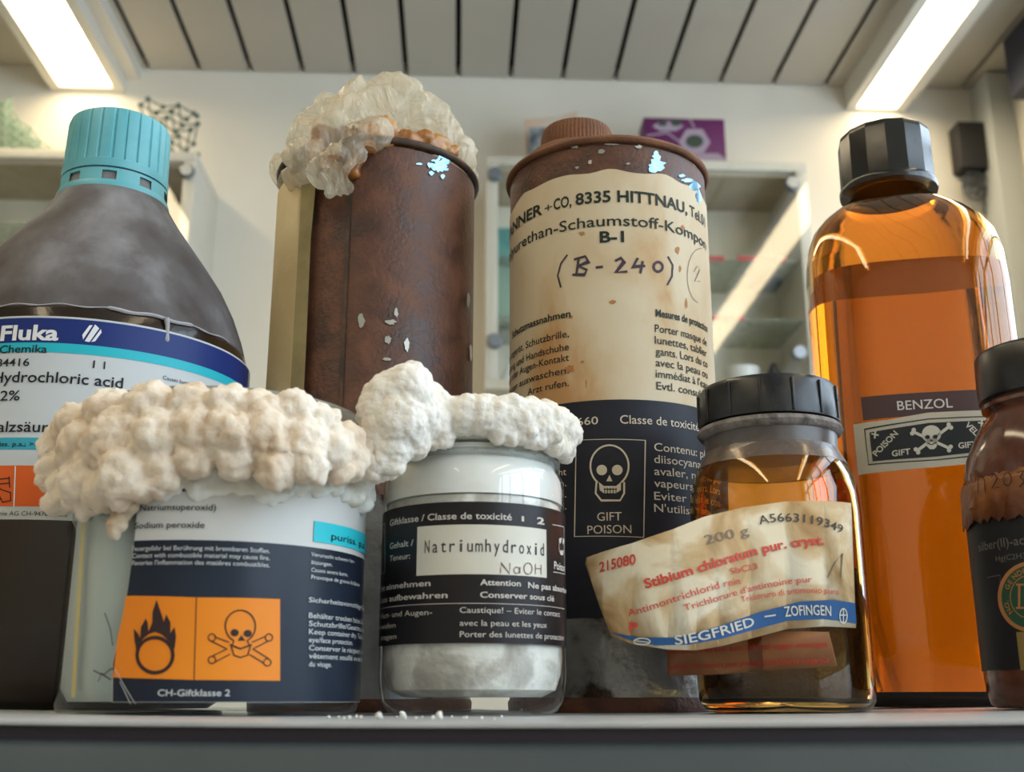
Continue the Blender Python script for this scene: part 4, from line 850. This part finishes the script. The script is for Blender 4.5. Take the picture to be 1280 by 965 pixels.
    # main label: on the glass at the right, free and curling at the left
    tail = [(0.0195, 0.3005), (0.0245, 0.2960), (0.032, 0.2915), (0.042, 0.2890), (0.053, 0.2900), (0.063, 0.2935)]
    s = path(r + 0.0006, 82, 3, tail)
    uj = s.u_at(900, 0.04); ul = 0.0
    top = [(733, 697), (790, 679), (840, 662), (880, 646), (930, 634), (980, 627), (1030, 626), (1064, 629)]
    bot = [(1070, 785), (1030, 783), (985, 786), (940, 798), (900, 808), (870, 813), (835, 812), (790, 805), (764, 795), (752, 765), (740, 730), (731, 705)]
    k = Ink(s, 0.0); k.poly(top + bot)
    paper = noisy('stained_paper', [(0.36, (0.36, 0.22, 0.10)), (0.46, (0.52, 0.36, 0.19)), (0.53, (0.60, 0.46, 0.28)), (0.62, (0.76, 0.68, 0.52))], 48, 4, rough=0.6, bump=0.25, bump_scale=260, dist=1.2)
    lb = k.build('label', paper, t); md = lb.modifiers.new('s', 'SOLIDIFY'); md.thickness = 0.0002; md.offset = -1
    k = Ink(s, 0.0002); k.poly([(762, 790), (800, 797), (850, 797), (900, 782), (950, 765), (1000, 752), (1040, 750), (1068, 754), (1070, 780), (1030, 774), (985, 776), (940, 788), (900, 799), (860, 806), (820, 807), (790, 801)]); k.build('blue_band', mat('blue_ink', (0.025, 0.095, 0.26), 0.55), lb)
    red = mat('red_print', (0.62, 0.055, 0.035), 0.6)
    k = Ink(s, 0.0003)
    k.t('215080', 750, 795, (752, 715), 13, 0.02, base2=(794, 705))
    def curve_text(txt, pts, h, bold=0.0):
        q = [s.uv(*p) for p in pts]; us = np.array([a for a, b in q]); vs_ = np.array([b for a, b in q]); hh = k.h(h, us.mean(), vs_.mean()) / 0.727
        L_ = us[-1] - us[0]; vs, fs = text_mesh(txt, bold); x0 = min(a for a, b in vs); x1 = max(a for a, b in vs); out = []
        cf = np.polyfit(us, vs_, min(3, len(us) - 1)); dv = np.polyder(cf)
        for a, b in vs:
            u = us[0] + (a - x0) / (x1 - x0) * L_; g = np.polyval(dv, u); n_ = math.hypot(1, g); out.append((u - b * hh * g / n_, float(np.polyval(cf, u)) + b * hh / n_))
        k.raw(out, fs)
    curve_text('Stibium chloratum pur. cryst.', [(807, 736), (870, 716), (930, 699), (980, 685), (1030, 681)], 12, 0.028)
    curve_text('SbCl3', [(913, 718), (947, 711)], 8, 0.0)
    curve_text('Antimontrichlorid rein', [(786, 771), (840, 754), (890, 738), (925, 730)], 9.5, 0.0)
    curve_text('Trichlorure d\'antimoine pur', [(856, 764), (900, 751), (930, 741), (970, 733), (1015, 728)], 8.5, 0.0)
    curve_text('Tricloruro di antimonio puro', [(927, 753), (965, 746), (1000, 742), (1048, 744)], 8, 0.0)
    k.t('P', 787, 798, (788, 789), 11, 0.04); k.build('red_lettering', red, lb)
    k = Ink(s, 0.0004); curve_text('SIEGFRIED', [(844, 806), (880, 800), (910, 792), (943, 782)], 12, 0.01); k.stroke([(955, 771), (969, 769)], 1.8); curve_text('ZOFINGEN', [(981, 771), (1005, 769), (1038, 770)], 13, 0.01)
    k.oval(1053, 770, 4.5, 9, 1.5); k.stroke([(1049, 769), (1057, 769)], 1.5); k.stroke([(1053, 761), (1053, 779)], 1.3)
    k.oval(803, 802, 10, 4, 1.5); k.stroke([(794, 801), (812, 803)], 1.2); k.build('pale_lettering', mat('pale_blue_white', (0.60, 0.58, 0.50), 0.6), lb)
    k = Ink(s, 0.0003); curve_text('200 g', [(882, 681), (910, 674), (936, 668)], 12, 0.0); k.build('stamp', mat('grey_stamp', (0.20, 0.16, 0.12), 0.7), lb)
    k = Ink(s, 0.0003); curve_text('A5663119349', [(949, 656), (980, 652), (1010, 654), (1052, 667)], 11, 0.006); k.stroke([(1034, 722), (1043, 703), (1052, 692), (1050, 722)], 0.9); k.build('number_stamp', mat('black_stamp', (0.06, 0.055, 0.05), 0.7), lb)
amber_jar()
# ---------------------------------------------------------------- right hand brown jar
def brown_jar():
    x, y = 0.1546, 0.310; zb = shelf_z(x); r = 0.0262
    t = thing('brown_jar', 'brown glass jar with black cap and green round badge at the right edge', 'jar', base(x, y))
    bg = noisy('brown_glass', [(0.40, (0.085, 0.030, 0.018)), (0.60, (0.14, 0.055, 0.035)), (0.70, (0.26, 0.14, 0.11))], 70, rough=0.12, bump=0.0, dist=0.8)
    MB().lathe((x, y, 0), [(0.0, zb + 0.001), (0.0235, zb), (0.0250, zb + 0.001), (0.0258, zb + 0.004), (r, zb + 0.008), (r, 0.056), (0.0258, 0.0610), (0.0246, 0.0665), (0.0222, 0.0720), (0.0195, 0.0765), (0.0175, 0.0790), (0.0170, 0.0805), (0.0170, 0.090), (0, 0.090)], 128).build('jar_body', bg, t, angle=70)
    mb = MB().lathe((x, y, 0), [(0.0170, 0.0805), (0.0188, 0.0808), (0.0190, 0.0818), (0.0170, 0.0822)], 96); mb.build('neck_ring', bg, t)
    bk = mat('black_cap_plain', (0.010, 0.009, 0.009), 0.3)
    MB().lathe((x, y, 0), [(0.0172, 0.0832), (0.0194, 0.0832), (0.0196, 0.0842), (0.0194, 0.0960), (0.0186, 0.0972), (0, 0.0975)], 128).build('cap', bk, t)
    s = cyl(x, y, r)
    k = Ink(s, 0.0003); k.patch(None, None, (1265, 630), (1265, 837)); lb = k.build('label', noisy('black_label', [(0.3, (0.010, 0.010, 0.012)), (0.7, (0.022, 0.022, 0.026))], 50, rough=0.5), t)
    k = Ink(s, 0.00035); k.patch(None, None, (1265, 722), (1265, 840)); 
    # brittle paper tape round the shoulder with a ragged lower edge
    tp = noisy('brittle_tape', [(0.35, (0.13, 0.036, 0.008)), (0.6, (0.27, 0.095, 0.022)), (0.72, (0.42, 0.24, 0.10))], 90, rough=0.4, bump=0.5, bump_scale=300)
    rnd = random.Random(11); n = 90; vs = []
    za = at_y(1265, 578, y - r).z; zc = at_y(1265, 636, y - r).z
    for i in range(n + 1):
        a = math.radians(-115 + 230 * i / n); jz = rnd.uniform(-0.0012, 0.0008); jr = rnd.uniform(0.0002, 0.0010)
        for q, (z, rr) in enumerate(((zc + jz, r + 0.0006 + jr), ((za + zc) / 2, r + 0.0006 + jr * 0.6), (za - 0.002, r + 0.0009), (za + rnd.uniform(-.0004, .0006), 0.0262))): vs.append((x + rr * math.sin(a), y - rr * math.cos(a), z))
    o = MB().add(vs, [(i * 4 + j, i * 4 + 4 + j, i * 4 + 5 + j, i * 4 + 1 + j) for i in range(n) for j in range(3)]).build('tape_band', tp, t, angle=80); o.modifiers.new('s', 'SOLIDIFY').thickness = 0.0003
    # torn flap standing off at the left
    P = [(1217, 590), (1227, 584), (1230, 612), (1224, 640), (1216, 634), (1219, 612)]
    q = [at_y(px, py, y - 0.004) for px, py in P]; m_ = len(q); vs = [v + Vector((0, d, 0)) for d in (0, 0.003) for v in q]
    MB().add(vs, [tuple(range(m_)), tuple(range(2 * m_ - 1, m_ - 1, -1))] + [(i, (i + 1) % m_, (i + 1) % m_ + m_, i + m_) for i in range(m_)]).build('torn_flap', tp, t, smooth=False)
    s2 = cyl(x, y, r + 0.0010)
    k = Ink(s2, 0.0004)
    # written number on the tape
    k.stroke([(1224, 618), (1224, 598), (1228, 594), (1232, 600), (1233, 616)], 1.2); k.stroke([(1240, 597), (1244, 592), (1248, 598), (1241, 611), (1250, 609)], 1.2); k.oval(1260, 599, 5, 8, 1.2); k.stroke([(1272, 591), (1280, 589), (1276, 597), (1282, 602), (1275, 609)], 1.2)
    k.build('handwriting', M['black_ink'], t)
    g1 = mat('badge_orange', (0.40, 0.17, 0.06), 0.55); g2 = mat('badge_green', (0.022, 0.075, 0.045), 0.5); gl = mat('grey_ink', (0.14, 0.13, 0.13), 0.6)
    k = Ink(s, 0.0005); k.oval(1289, 746, 40, 44, n=48); k.build('badge_rim', g1, lb)
    k = Ink(s, 0.0006); k.oval(1289, 746, 35, 39, n=48); k.build('badge', g2, lb)
    k = Ink(s, 0.0007); k.oval(1289, 746, 24, 27, 1.2); k.stroke([(1276, 731), (1276, 760)], 3); k.stroke([(1272, 731), (1290, 731)], 2.4); k.stroke([(1272, 760), (1290, 760)], 2.4)
    for i, ch in enumerate('NO. GENDER VE'):
        a = math.radians(215 - i * 14 + 0); cx, cy = 1289 + 29.5 * math.cos(a), 746 - 33 * math.sin(a)
        if cx < 1284 and ch != ' ':
            u0, v0 = s.uv(cx, cy); vs, fs = text_mesh(ch, 0.01)
            if vs: 
                hh = k.h(7, u0, v0) / 0.727; b = a - PI / 2
                k.raw([(u0 + ((p_ - 0.3) * math.cos(b) - (q_ - 0.36) * math.sin(b)) * hh, v0 + ((p_ - 0.3) * math.sin(b) + (q_ - 0.36) * math.cos(b)) * hh) for p_, q_ in vs], fs)
    k.build('badge_lettering', g1, lb)
    k = Ink(s, 0.0005); k.t('silber(II)-acetat', 1226, 1310, (1262, 683), 12, 0.0); k.t('Hg(C2H3', 1247, 1284, (1262, 700), 7, 0.0); k.stroke([(1236, 722), (1252, 719), (1252, 735)], 0.8); k.build('grey_lettering', gl, lb)
    k = Ink(s, 0.0005); k.polyuv([(s.u_at(1276, 0.01), s.uv(1276, 838)[1]), (s.u_at(1300, 0.01), s.uv(1276, 838)[1]), (s.u_at(1300, 0.01), s.uv(1276, 790)[1]), (s.u_at(1276, 0.01), s.uv(1276, 790)[1])]); k.build('side_strip', mat('strip_yellow', (0.22, 0.15, 0.04), 0.6), lb)
brown_jar()
# ---------------------------------------------------------------- white crusted glass jars
CR = noisy('white_crust', [(0.3, (0.62, 0.47, 0.33)), (0.46, (0.76, 0.64, 0.51)), (0.7, (0.83, 0.75, 0.65))], 70, 5, rough=0.75, bump=0.35, bump_scale=900, Subsurface_Weight=0.25, Subsurface_Radius=(0.004, 0.003, 0.002), Subsurface_Scale=1.0)
CR2 = noisy('chalk_crust', [(0.3, (0.70, 0.60, 0.47)), (0.5, (0.78, 0.73, 0.65)), (0.7, (0.80, 0.77, 0.71))], 60, 5, rough=0.8, bump=0.35, bump_scale=1100, Subsurface_Weight=0.2, Subsurface_Radius=(0.003, 0.0025, 0.002), Subsurface_Scale=1.0)
def lye_jar():
    x, y = -0.0102, 0.300; zb = shelf_z(x); r = 0.0243
    t = thing('lye_jar', 'small round glass jar with black label and chalky white crust bursting from its lid', 'jar', base(x, y))
    gl = thin('clear_jar_glass', (0.97, 0.98, 0.98), 0.03)
    prof = [(0.0, zb + 0.0016), (0.017, zb + 0.001), (0.0195, zb), (0.0218, zb + 0.001), (0.0235, zb + 0.0035), (r, zb + 0.0080), (r, 0.0545), (0.0240, 0.0570), (0.0231, 0.0588), (0.0222, 0.0600), (0.0220, 0.0620), (0.0222, 0.0660)]
    MB().lathe((x, y, 0), prof, 128).build('jar_body', gl, t, angle=70)
    lower = noisy('frosty_contents', [(0.36, (0.38, 0.35, 0.30)), (0.5, (0.54, 0.51, 0.45)), (0.60, (0.80, 0.78, 0.71))], 90, 8, rough=0.6, bump=0.5, bump_scale=400, dist=0.5)
    zt = 0.0490
    MB().lathe((x, y, 0), [(0.0, zb + 0.0045), (0.018, zb + 0.0045), (0.0215, zb + 0.0062), (0.0228, zb + 0.0100), (0.0232, zb + 0.014), (0.0232, zt)] + [(0.0233, 0.0500), (0.0233, 0.0535), (0.0226, 0.0565), (0.0, 0.0570)][0:0] + [(0.0228, zt + 0.001), (0, zt + 0.001)], 128).build('contents', lower, t)
    up = noisy('frosted_upper', [(0.35, (0.74, 0.73, 0.68)), (0.65, (0.88, 0.87, 0.83))], 60, rough=0.35)
    MB().lathe((x, y, 0), [(0.0, zt + 0.0012), (0.0236, zt + 0.0012), (0.0237, 0.0545), (0.0233, 0.0568), (0.0225, 0.0584), (0.0217, 0.0596), (0.0216, 0.0635), (0, 0.0636)], 96).build('frost', up, t)
    MB().lathe((x, y, 0), ARC(0.0224, 0.0612, 0, 360, 9, 0.0009), 96, close=True).build('neck_ring', thin('ring_glass', (0.9, 0.93, 0.93), 0.05, (0.6, 0.62, 0.6), 0.4), t)
    lid = MB().lathe((x, y, 0), [(0.0215, 0.0640), (0.0240, 0.0640), (0.0243, 0.0650), (0.0243, 0.0738), (0.0236, 0.0752), (0.0225, 0.0756), (0, 0.0760)], 128).build('lid', mat('clear_lid', (0.62, 0.63, 0.58), 0.25, Transmission_Weight=0.3), t)
    s = cyl(x, y, r)
    k = Ink(s, 0.0002); k.patch(None, None, (594, 627), (594, 804)); lb = k.build('label', mat('label_brown_black', (0.016, 0.013, 0.014), 0.35), t)
    k = Ink(s, 0.0003); k.patch(522, 682, (605, 656), (605, 718)); w_ = k.build('name_field', noisy('field_white', [(0.3, (0.60, 0.56, 0.47)), (0.7, (0.68, 0.64, 0.55))], 80, rough=0.35), lb)
    k = Ink(s, 0.0004); k.t('Natriumhydroxid', 530, 680, (600, 690), 17, 0.004, mono=True); k.build('typed_name', mat('type_ink', (0.05, 0.05, 0.06), 0.6), lb)
    k = Ink(s, 0.0004); k.stroke([(625, 717), (626, 704), (636, 717), (637, 704)], 1.3); k.oval(645, 713, 3.5, 4, 1.2); k.stroke([(649, 709), (649, 717)], 1.2); k.oval(659, 711, 5, 7, 1.3); k.stroke([(668, 705), (668, 718)], 1.2); k.stroke([(675, 706), (675, 718)], 1.2); k.stroke([(668, 711), (675, 711)], 1.2); k.build('pencil_name', mat('pencil_brown', (0.16, 0.09, 0.07), 0.7), lb)
    k = Ink(s, 0.0004)
    k.t('Giftklasse / Classe de toxicité', 489, 639, (594, 649), 8.5, 0.012); k.t('2', 670, 679, (672, 655), 8.5, 0.03); k.t('1', 651, 654, (652, 652), 7, 0.0)
    k.t('Gehalt /', 489, 518, (500, 684.5), 8, 0.008); k.t('Teneur:', 489, 514, (500, 700), 7.5, 0.008)
    k.t('Nicht einnehmen', 476, 539, (530, 733), 7.5, 0.015); k.t('schluss aufbewahren', 474, 560, (540, 748), 7.5, 0.015); k.t('Attention', 600, 650, (625, 732), 7.5, 0.02); k.t('Ne pas absorber', 659, 706, (672, 736), 7.5, 0.02); k.t('Conserver sous clé', 600, 691, (640, 748), 7.5, 0.015)
    k.t('Haut- und Augen-', 478, 541, (530, 769), 7, 0.0); k.t('vermeiden', 474, 496, (490, 785), 6.5, 0.0); k.t('tragen', 478, 497, (490, 799), 6.5, 0.0)
    k.t('Caustique! – Eviter le contact', 575, 698, (640, 767), 7.5, 0.0); k.t('avec la peau et les yeux', 575, 682, (640, 783), 7.5, 0.0); k.t('Porter des lunettes de protection', 575, 703, (640, 797), 7.5, 0.0)
    k.patch(476, 704, (594, 754), (594, 754.7))
    k.stroke([(689, 656), (703, 659), (704, 718), (690, 715)], 1); k.stroke([(477, 657), (483, 655), (483, 716), (477, 718)], 1)
    k.t('Poison', 691, 704, (695, 712), 10, 0.02); k.oval(700, 683, 3, 10, 1); k.oval(698.5, 676, 1.5, 3.5); k.oval(702.5, 677, 1.2, 3.5); k.poly([(698, 688), (703, 688), (702, 694), (699, 694)])
    k.build('pale_lettering', mat('label_print', (0.60, 0.55, 0.50), 0.6), lb)
    # crust
    def S(px, py, rp, Y, sc=(1, 1, 1)): p = at_y(px, py, Y); return (p, rp * (p.y * CT + p.z * ST) / FPX, sc)
    sp = []
    for px, py, rp, Y in [(508, 492, 36, .268), (490, 498, 34, .268), (478, 512, 32, .268), (480, 530, 30, .268), (500, 525, 38, .267), (520, 520, 34, .270), (535, 505, 28, .274), (540, 530, 26, .274), (475, 548, 24, .268), (490, 560, 26, .268), (515, 550, 24, .270), (480, 578, 15, .267), (470, 588, 9, .267), (492, 584, 13, .268), (470, 492, 18, .268), (515, 476, 24, .27), (545, 545, 18, .275), (460, 520, 14, .268), (522, 562, 13, .272), (556, 548, 14, .276)]: sp.append(S(px, py, rp, Y))
    rnd = random.Random(8)
    for i in range(30):   # the band round the lid
        a = math.radians(-42 + 128 * i / 29); rr = 0.0243; z = 0.0702 + rnd.uniform(-0.001, 0.001)
        sp.append((Vector((x + rr * math.sin(a), y - rr * math.cos(a), z)), 0.0046 + rnd.uniform(-0.0006, 0.0006), (1, 1, 1.05)))
        if i > 12: sp.append((Vector((x + (rr + .0005) * math.sin(a), y - (rr + .0005) * math.cos(a), 0.0655 + rnd.uniform(-0.001, 0.001))), 0.0028, (1, 1, 1)))
    for px, py, rp, Y in [(688, 540, 16, .283), (692, 520, 14, .288), (699, 540, 9, .292), (660, 532, 9, .277), (665, 540, 8, .277)]: sp.append(S(px, py, rp, Y))
    cluster('crust', sp, 0.00055, CR2, t, amps=((0.0007, 330), (0.0004, 800)))
lye_jar()
def peroxide_jar():
    x, y = -0.0751, 0.290; zb = shelf_z(x); r = 0.0366
    t = thing('peroxide_jar', 'wide glass jar with orange hazard label under a thick lumpy cream crust', 'jar', base(x, y))
    gl = thin('wide_jar_glass', (0.95, 0.98, 0.97), 0.03)
    MB().lathe((x, y, 0), [(0.0, zb + 0.001), (0.0345, zb), (0.0360, zb + 0.0008), (r, zb + 0.003), (r, 0.0560), (0.0360, 0.0600), (0.0345, 0.0625), (0.0340, 0.0660)], 144).build('jar_body', gl, t, angle=70)
    fill = noisy('grey_powder', [(0.35, (0.30, 0.34, 0.33)), (0.5, (0.42, 0.47, 0.46)), (0.65, (0.58, 0.60, 0.56))], 30, 5, rough=0.35, stretch=(1, 1, 0.2))
    MB().lathe((x, y, 0), [(0.0, zb + 0.003), (0.0335, zb + 0.003), (0.0352, zb + 0.006), (0.0354, 0.054), (0.034, 0.056), (0, 0.056)], 128).build('contents', fill, t)
    MB().lathe((x, y, 0), [(0.0350, 0.0625), (0.0362, 0.0630), (0.0364, 0.0705), (0.0352, 0.0718), (0.030, 0.0724), (0, 0.0726)], 144).build('lid', mat('clear_lid_wide', (0.50, 0.50, 0.44), 0.15, Transmission_Weight=0.6), t)
    s = cyl(x, y, r)
    # paper label, white top; straight torn left edge
    k = Ink(s, 0.0002); v1 = s.uv(280, 590)[1]; v0 = s.uv(280, 878)[1]; ul = s.u_at(176, 0.05); ul2 = s.u_at(142, 0.01)
    k.polyuv([(ul2 + 0.001, v0), (s.S[-1], v0), (s.S[-1], v1), (ul, v1), (ul, 0.032), (ul - 0.0006, 0.022), (ul2, 0.008)]); lb = k.build('label', mat('label_grey_white', (0.60, 0.59, 0.56), 0.4), t)
    k = Ink(s, 0.0003); vt = s.uv(280, 676)[1]; k.polyuv([(ul2 + 0.0012, v0 + 0.0001), (s.S[-1], v0 + 0.0001), (s.S[-1], vt), (ul, vt), (ul, 0.032), (ul - 0.0006, 0.022), (ul2 + 0.0003, 0.008)]); k.build('dark_panel', noisy('blue_black_panel', [(0.3, (0.010, 0.014, 0.026)), (0.7, (0.020, 0.028, 0.045))], 30, rough=0.3), lb)
    k = Ink(s, 0.00045); k.poly([(159, 745), (247, 747), (349, 749), (349, 851), (244, 850), (143, 847), (148, 800), (155, 770)]); k.build('orange_panel', noisy('orange_print', [(0.3, (0.74, 0.20, 0.012)), (0.7, (0.80, 0.25, 0.02))], 20, rough=0.4), lb)
    k = Ink(s, 0.00045); k.patch(391, None, (391, 651), (391, 677)); k.build('turquoise_field', mat('turquoise_print', (0.03, 0.52, 0.60), 0.4), lb)
    k = Ink(s, 0.0006); k.stroke([(246, 747), (243, 850)], 1.0)
    k.oval(195, 819, 22, 22, 4.5)
    k.poly([(172, 812), (170, 800), (169, 786), (174, 792), (177, 798), (178, 784), (184, 773), (186, 779), (187, 790), (192, 778), (192, 766), (197, 750), (203, 768), (206, 778), (209, 768), (214, 778), (214, 792), (219, 784), (221, 796), (219, 812), (213, 803), (208, 797), (203, 793), (195, 790), (187, 793), (180, 799)])
    k.oval(300, 783, 18.5, 20, 1.7, 115, 425); k.stroke([(292, 801), (289, 809), (292, 819), (300, 822), (309, 819), (312, 809), (308, 800)], 1.5)
    k.oval(293, 791, 5, 4.5); k.oval(309, 792, 5, 4.5); k.poly([(301, 794), (306, 801), (297, 801)]); k.stroke([(287, 806), (300, 811), (314, 806)], 2)
    for a, b in (((268, 796), (286, 803)), ((265, 802), (283, 811)), ((314, 803), (332, 795)), ((316, 811), (335, 801)), ((284, 811), (266, 820)), ((287, 818), (268, 828)), ((315, 811), (334, 823)), ((311, 818), (329, 829))): k.stroke([a, b], 1.4)
    for cx, cy in ((265, 797), (335, 797), (265, 825), (333, 828)): k.oval(cx, cy, 4.5, 4.5, 1.4)
    k.build('hazard_symbols', mat('hazard_ink', (0.035, 0.02, 0.02), 0.5), lb)
    k = Ink(s, 0.0006); k.t('(Natriumsuperoxid)', 173, 270, (230, 638), 8, 0.006); k.t('Sodium peroxide', 170, 256, (230, 660), 8, 0.006); k.t('Na2O2', 178, 235, (200, 615), 8, 0.02); k.t('0 6', 396, 420, (405, 603), 9, 0.0); k.t('puriss. p.a.', 412, 453, (425, 677), 9, 0.0); k.build('black_lettering', M['black_ink'], lb)
    k = Ink(s, 0.0006)
    for i, a in enumerate(('Feuergefahr bei Berührung mit brennbaren Stoffen.', 'Contact with combustible material may cause fire.', "Favorise l'inflammation des matières combustibles.")): k.t(a, 167, 336, (230, 688 + i * 9), 6, 0.004)
    for i, a in enumerate(('Verursacht schwere Ver-', 'ätzungen.', 'Causes severe burns.', 'Provoque de graves brûlures.')): k.t(a, 387, [440, 413, 432, 447][i], (400, [697, 706.5, 716, 725][i]), 5, 0.004)
    k.t('Sicherheitsvorschläge/Safety', 384, 453, (400, 754), 6, 0.008)
    for i, (a, xb) in enumerate((('Behälter trocken halten. Be-', 451), ('Schutzbrille/Gesichtsschutz', 452), ('Keep container dry. Take eye/', 452), ('eye/face protection.', 438), ('Conserver le récipient à l\'abri', 452), ('vêtement souillé ou éclabous', 452), ('du visage.', 412))): k.t(a, 384, xb, (400, 773.5 + i * 10), 6.5, 0.006)
    k.t('CH-Giftklasse 2', 198, 287, (240, 870), 8.5, 0.01)
    for pts in ([(152, 852), (165, 880)], [(146, 836), (160, 862), (171, 880)]): k.stroke(pts, 0.8)
    k.build('white_lettering', mat('print_white', (0.55, 0.56, 0.56), 0.5), lb)
    # yellowed strip and scratches on the glass at the left
    k = Ink(s, 0.0002); k.polyuv([(s.u_at(101, 0.02), v0 + 0.001), (s.u_at(106, 0.02), v0 + 0.001), (s.u_at(110, 0.05), 0.052), (s.u_at(106, 0.05), 0.052)]); k.build('yellow_strip', mat('yellowed_tape', (0.50, 0.42, 0.16), 0.5), t)
    k = Ink(s, 0.0003); k.stroke([(132, 766), (139, 786), (142, 807)], 1.6); k.stroke([(118, 838), (130, 844), (140, 836), (152, 838)], 1.6); k.stroke([(124, 852), (128, 842), (140, 850)], 1.4); k.build('scratches', mat('scratch_dark', (0.05, 0.05, 0.05), 0.7), t)
    def S(px, py, rp, Y, sc=(1, 1, 1)): p = at_y(px, py, Y); return (p, rp * (p.y * CT + p.z * ST) / FPX, sc)
    L_ = [(80, 560, 28, .272), (75, 590, 26, .270), (85, 615, 24, .266), (100, 535, 30, .268), (110, 565, 38, .262), (115, 600, 36, .258), (95, 628, 14, .262), (140, 520, 32, .260), (150, 555, 42, .254), (160, 595, 36, .250), (150, 622, 16, .250), (135, 612, 26, .254),
          (190, 515, 34, .254), (200, 550, 40, .250), (205, 588, 26, .248), (240, 512, 30, .252), (245, 545, 38, .249), (245, 575, 22, .247), (285, 512, 30, .250), (290, 548, 38, .248), (298, 575, 22, .247), (325, 518, 30, .251), (335, 552, 36, .249), (345, 585, 24, .248),
          (365, 520, 28, .253), (375, 552, 32, .251), (385, 580, 22, .250), (400, 535, 26, .256), (412, 560, 28, .256), (430, 552, 24, .262), (438, 575, 22, .262), (455, 562, 20, .268), (462, 582, 18, .268), (480, 576, 15, .272), (489, 586, 10, .274), (470, 592, 10, .272),
          (398, 592, 14, .252), (425, 592, 14, .258), (195, 610, 12, .2475), (180, 606, 18, .248), (70, 632, 14, .266), (110, 636, 12, .258)]
    sp = [S(*q) for q in L_]
    cluster('crust', sp, 0.0008, CR, t, amps=((0.0013, 150), (0.0012, 320), (0.0006, 700), (0.00025, 1400)))
    cluster('crust_drip', [S(152, 640, 13, .2535), S(146, 655, 13, .2530), (S(158, 632, 14, .2525)), S(143, 664, 9, .253)], 0.0005, noisy('tan_crust', [(0.35, (0.45, 0.32, 0.20)), (0.65, (0.72, 0.62, 0.48))], 90, rough=0.8, bump=0.3), t, amps=((0.0008, 400), (0.0003, 900)))
    # thin white film creeping down over the top of the label
    sp = []; rnd = random.Random(21)
    for i in range(74):
        px = 172 + i * 3.7; py = 600 + rnd.uniform(-8, 12) + (8 if 300 < px < 360 else 0) + (14 if px > 425 else 0); u, v = s.uv(min(px, 452), py); p = s.at(u, v, 0.0002); sp.append((p, rnd.uniform(0.0020, 0.0032) * (0.7 if i % 3 else 1), (1, 0.45, 1)))
    for px, py in ((448, 612), (455, 622), (460, 610), (450, 630), (440, 622), (463, 622)): u, v = s.uv(min(px, 453), py); sp.append((s.at(u, v, 0.001), 0.0026, (1, .8, 1)))
    cluster('crust_film', sp, 0.0006, noisy('white_film', [(0.35, (0.72, 0.66, 0.54)), (0.6, (0.86, 0.85, 0.81))], 60, rough=0.7, bump=0.3, Subsurface_Weight=0.1), t, amps=((0.0006, 450),))
peroxide_jar()
def crumbs():
    rnd = random.Random(12); m = M['crumb'] = mat('crumb_white', (0.80, 0.79, 0.74), 0.8)
    n = 0
    for px in [412, 424, 431, 438, 446, 452, 474, 478, 497, 504, 507, 520, 528, 541, 549, 551, 565, 580, 583, 602, 618, 627]:
        big = px in (474, 504, 549); Y = rnd.uniform(0.232, 0.262); r = 0.0007 if big else rnd.uniform(0.0002, 0.0004)
        X = (px - 640) / FPX * Y * CT; c = Vector((X, Y, shelf_z(X) + r * 0.8))
        mb = MB(); mb.ball((0, 0, 0), r, 9, 6); mb.v = [tuple(c + Vector(p) * (1 + 0.5 * noise.noise(Vector(p) * 1500 + Vector((px, 0, 0))))) for p in mb.v]
        lo = min(p[2] for p in mb.v); mb.v = [(a, b, z - lo + shelf_z(X) - 0.00005) for a, b, z in mb.v]
        tag(mb.build('crumb', m), {474: 'largest white crumb, on the shelf between the wide jar and the round jar', 504: 'larger white crumb under the left side of the small round jar', 549: 'larger white crumb in front of the middle of the small round jar'}.get(px, 'tiny white speck of crust scattered along the shelf edge'), 'crumb', 'white crumbs on the shelf edge')
crumbs()
# Specular tune: printed paper and ink are matter than bare glass
for m_ in bpy.data.materials:
    if any(q in m_.name for q in ('panel_print', 'label_', 'black_label', 'ink', 'band', 'blue_black_panel', 'paper', 'turquoise_print', 'orange_print', 'badge', 'hazard')) and m_.node_tree.nodes.get('Principled BSDF'):
        m_.node_tree.nodes['Principled BSDF'].inputs['Specular IOR Level'].default_value = 0.22
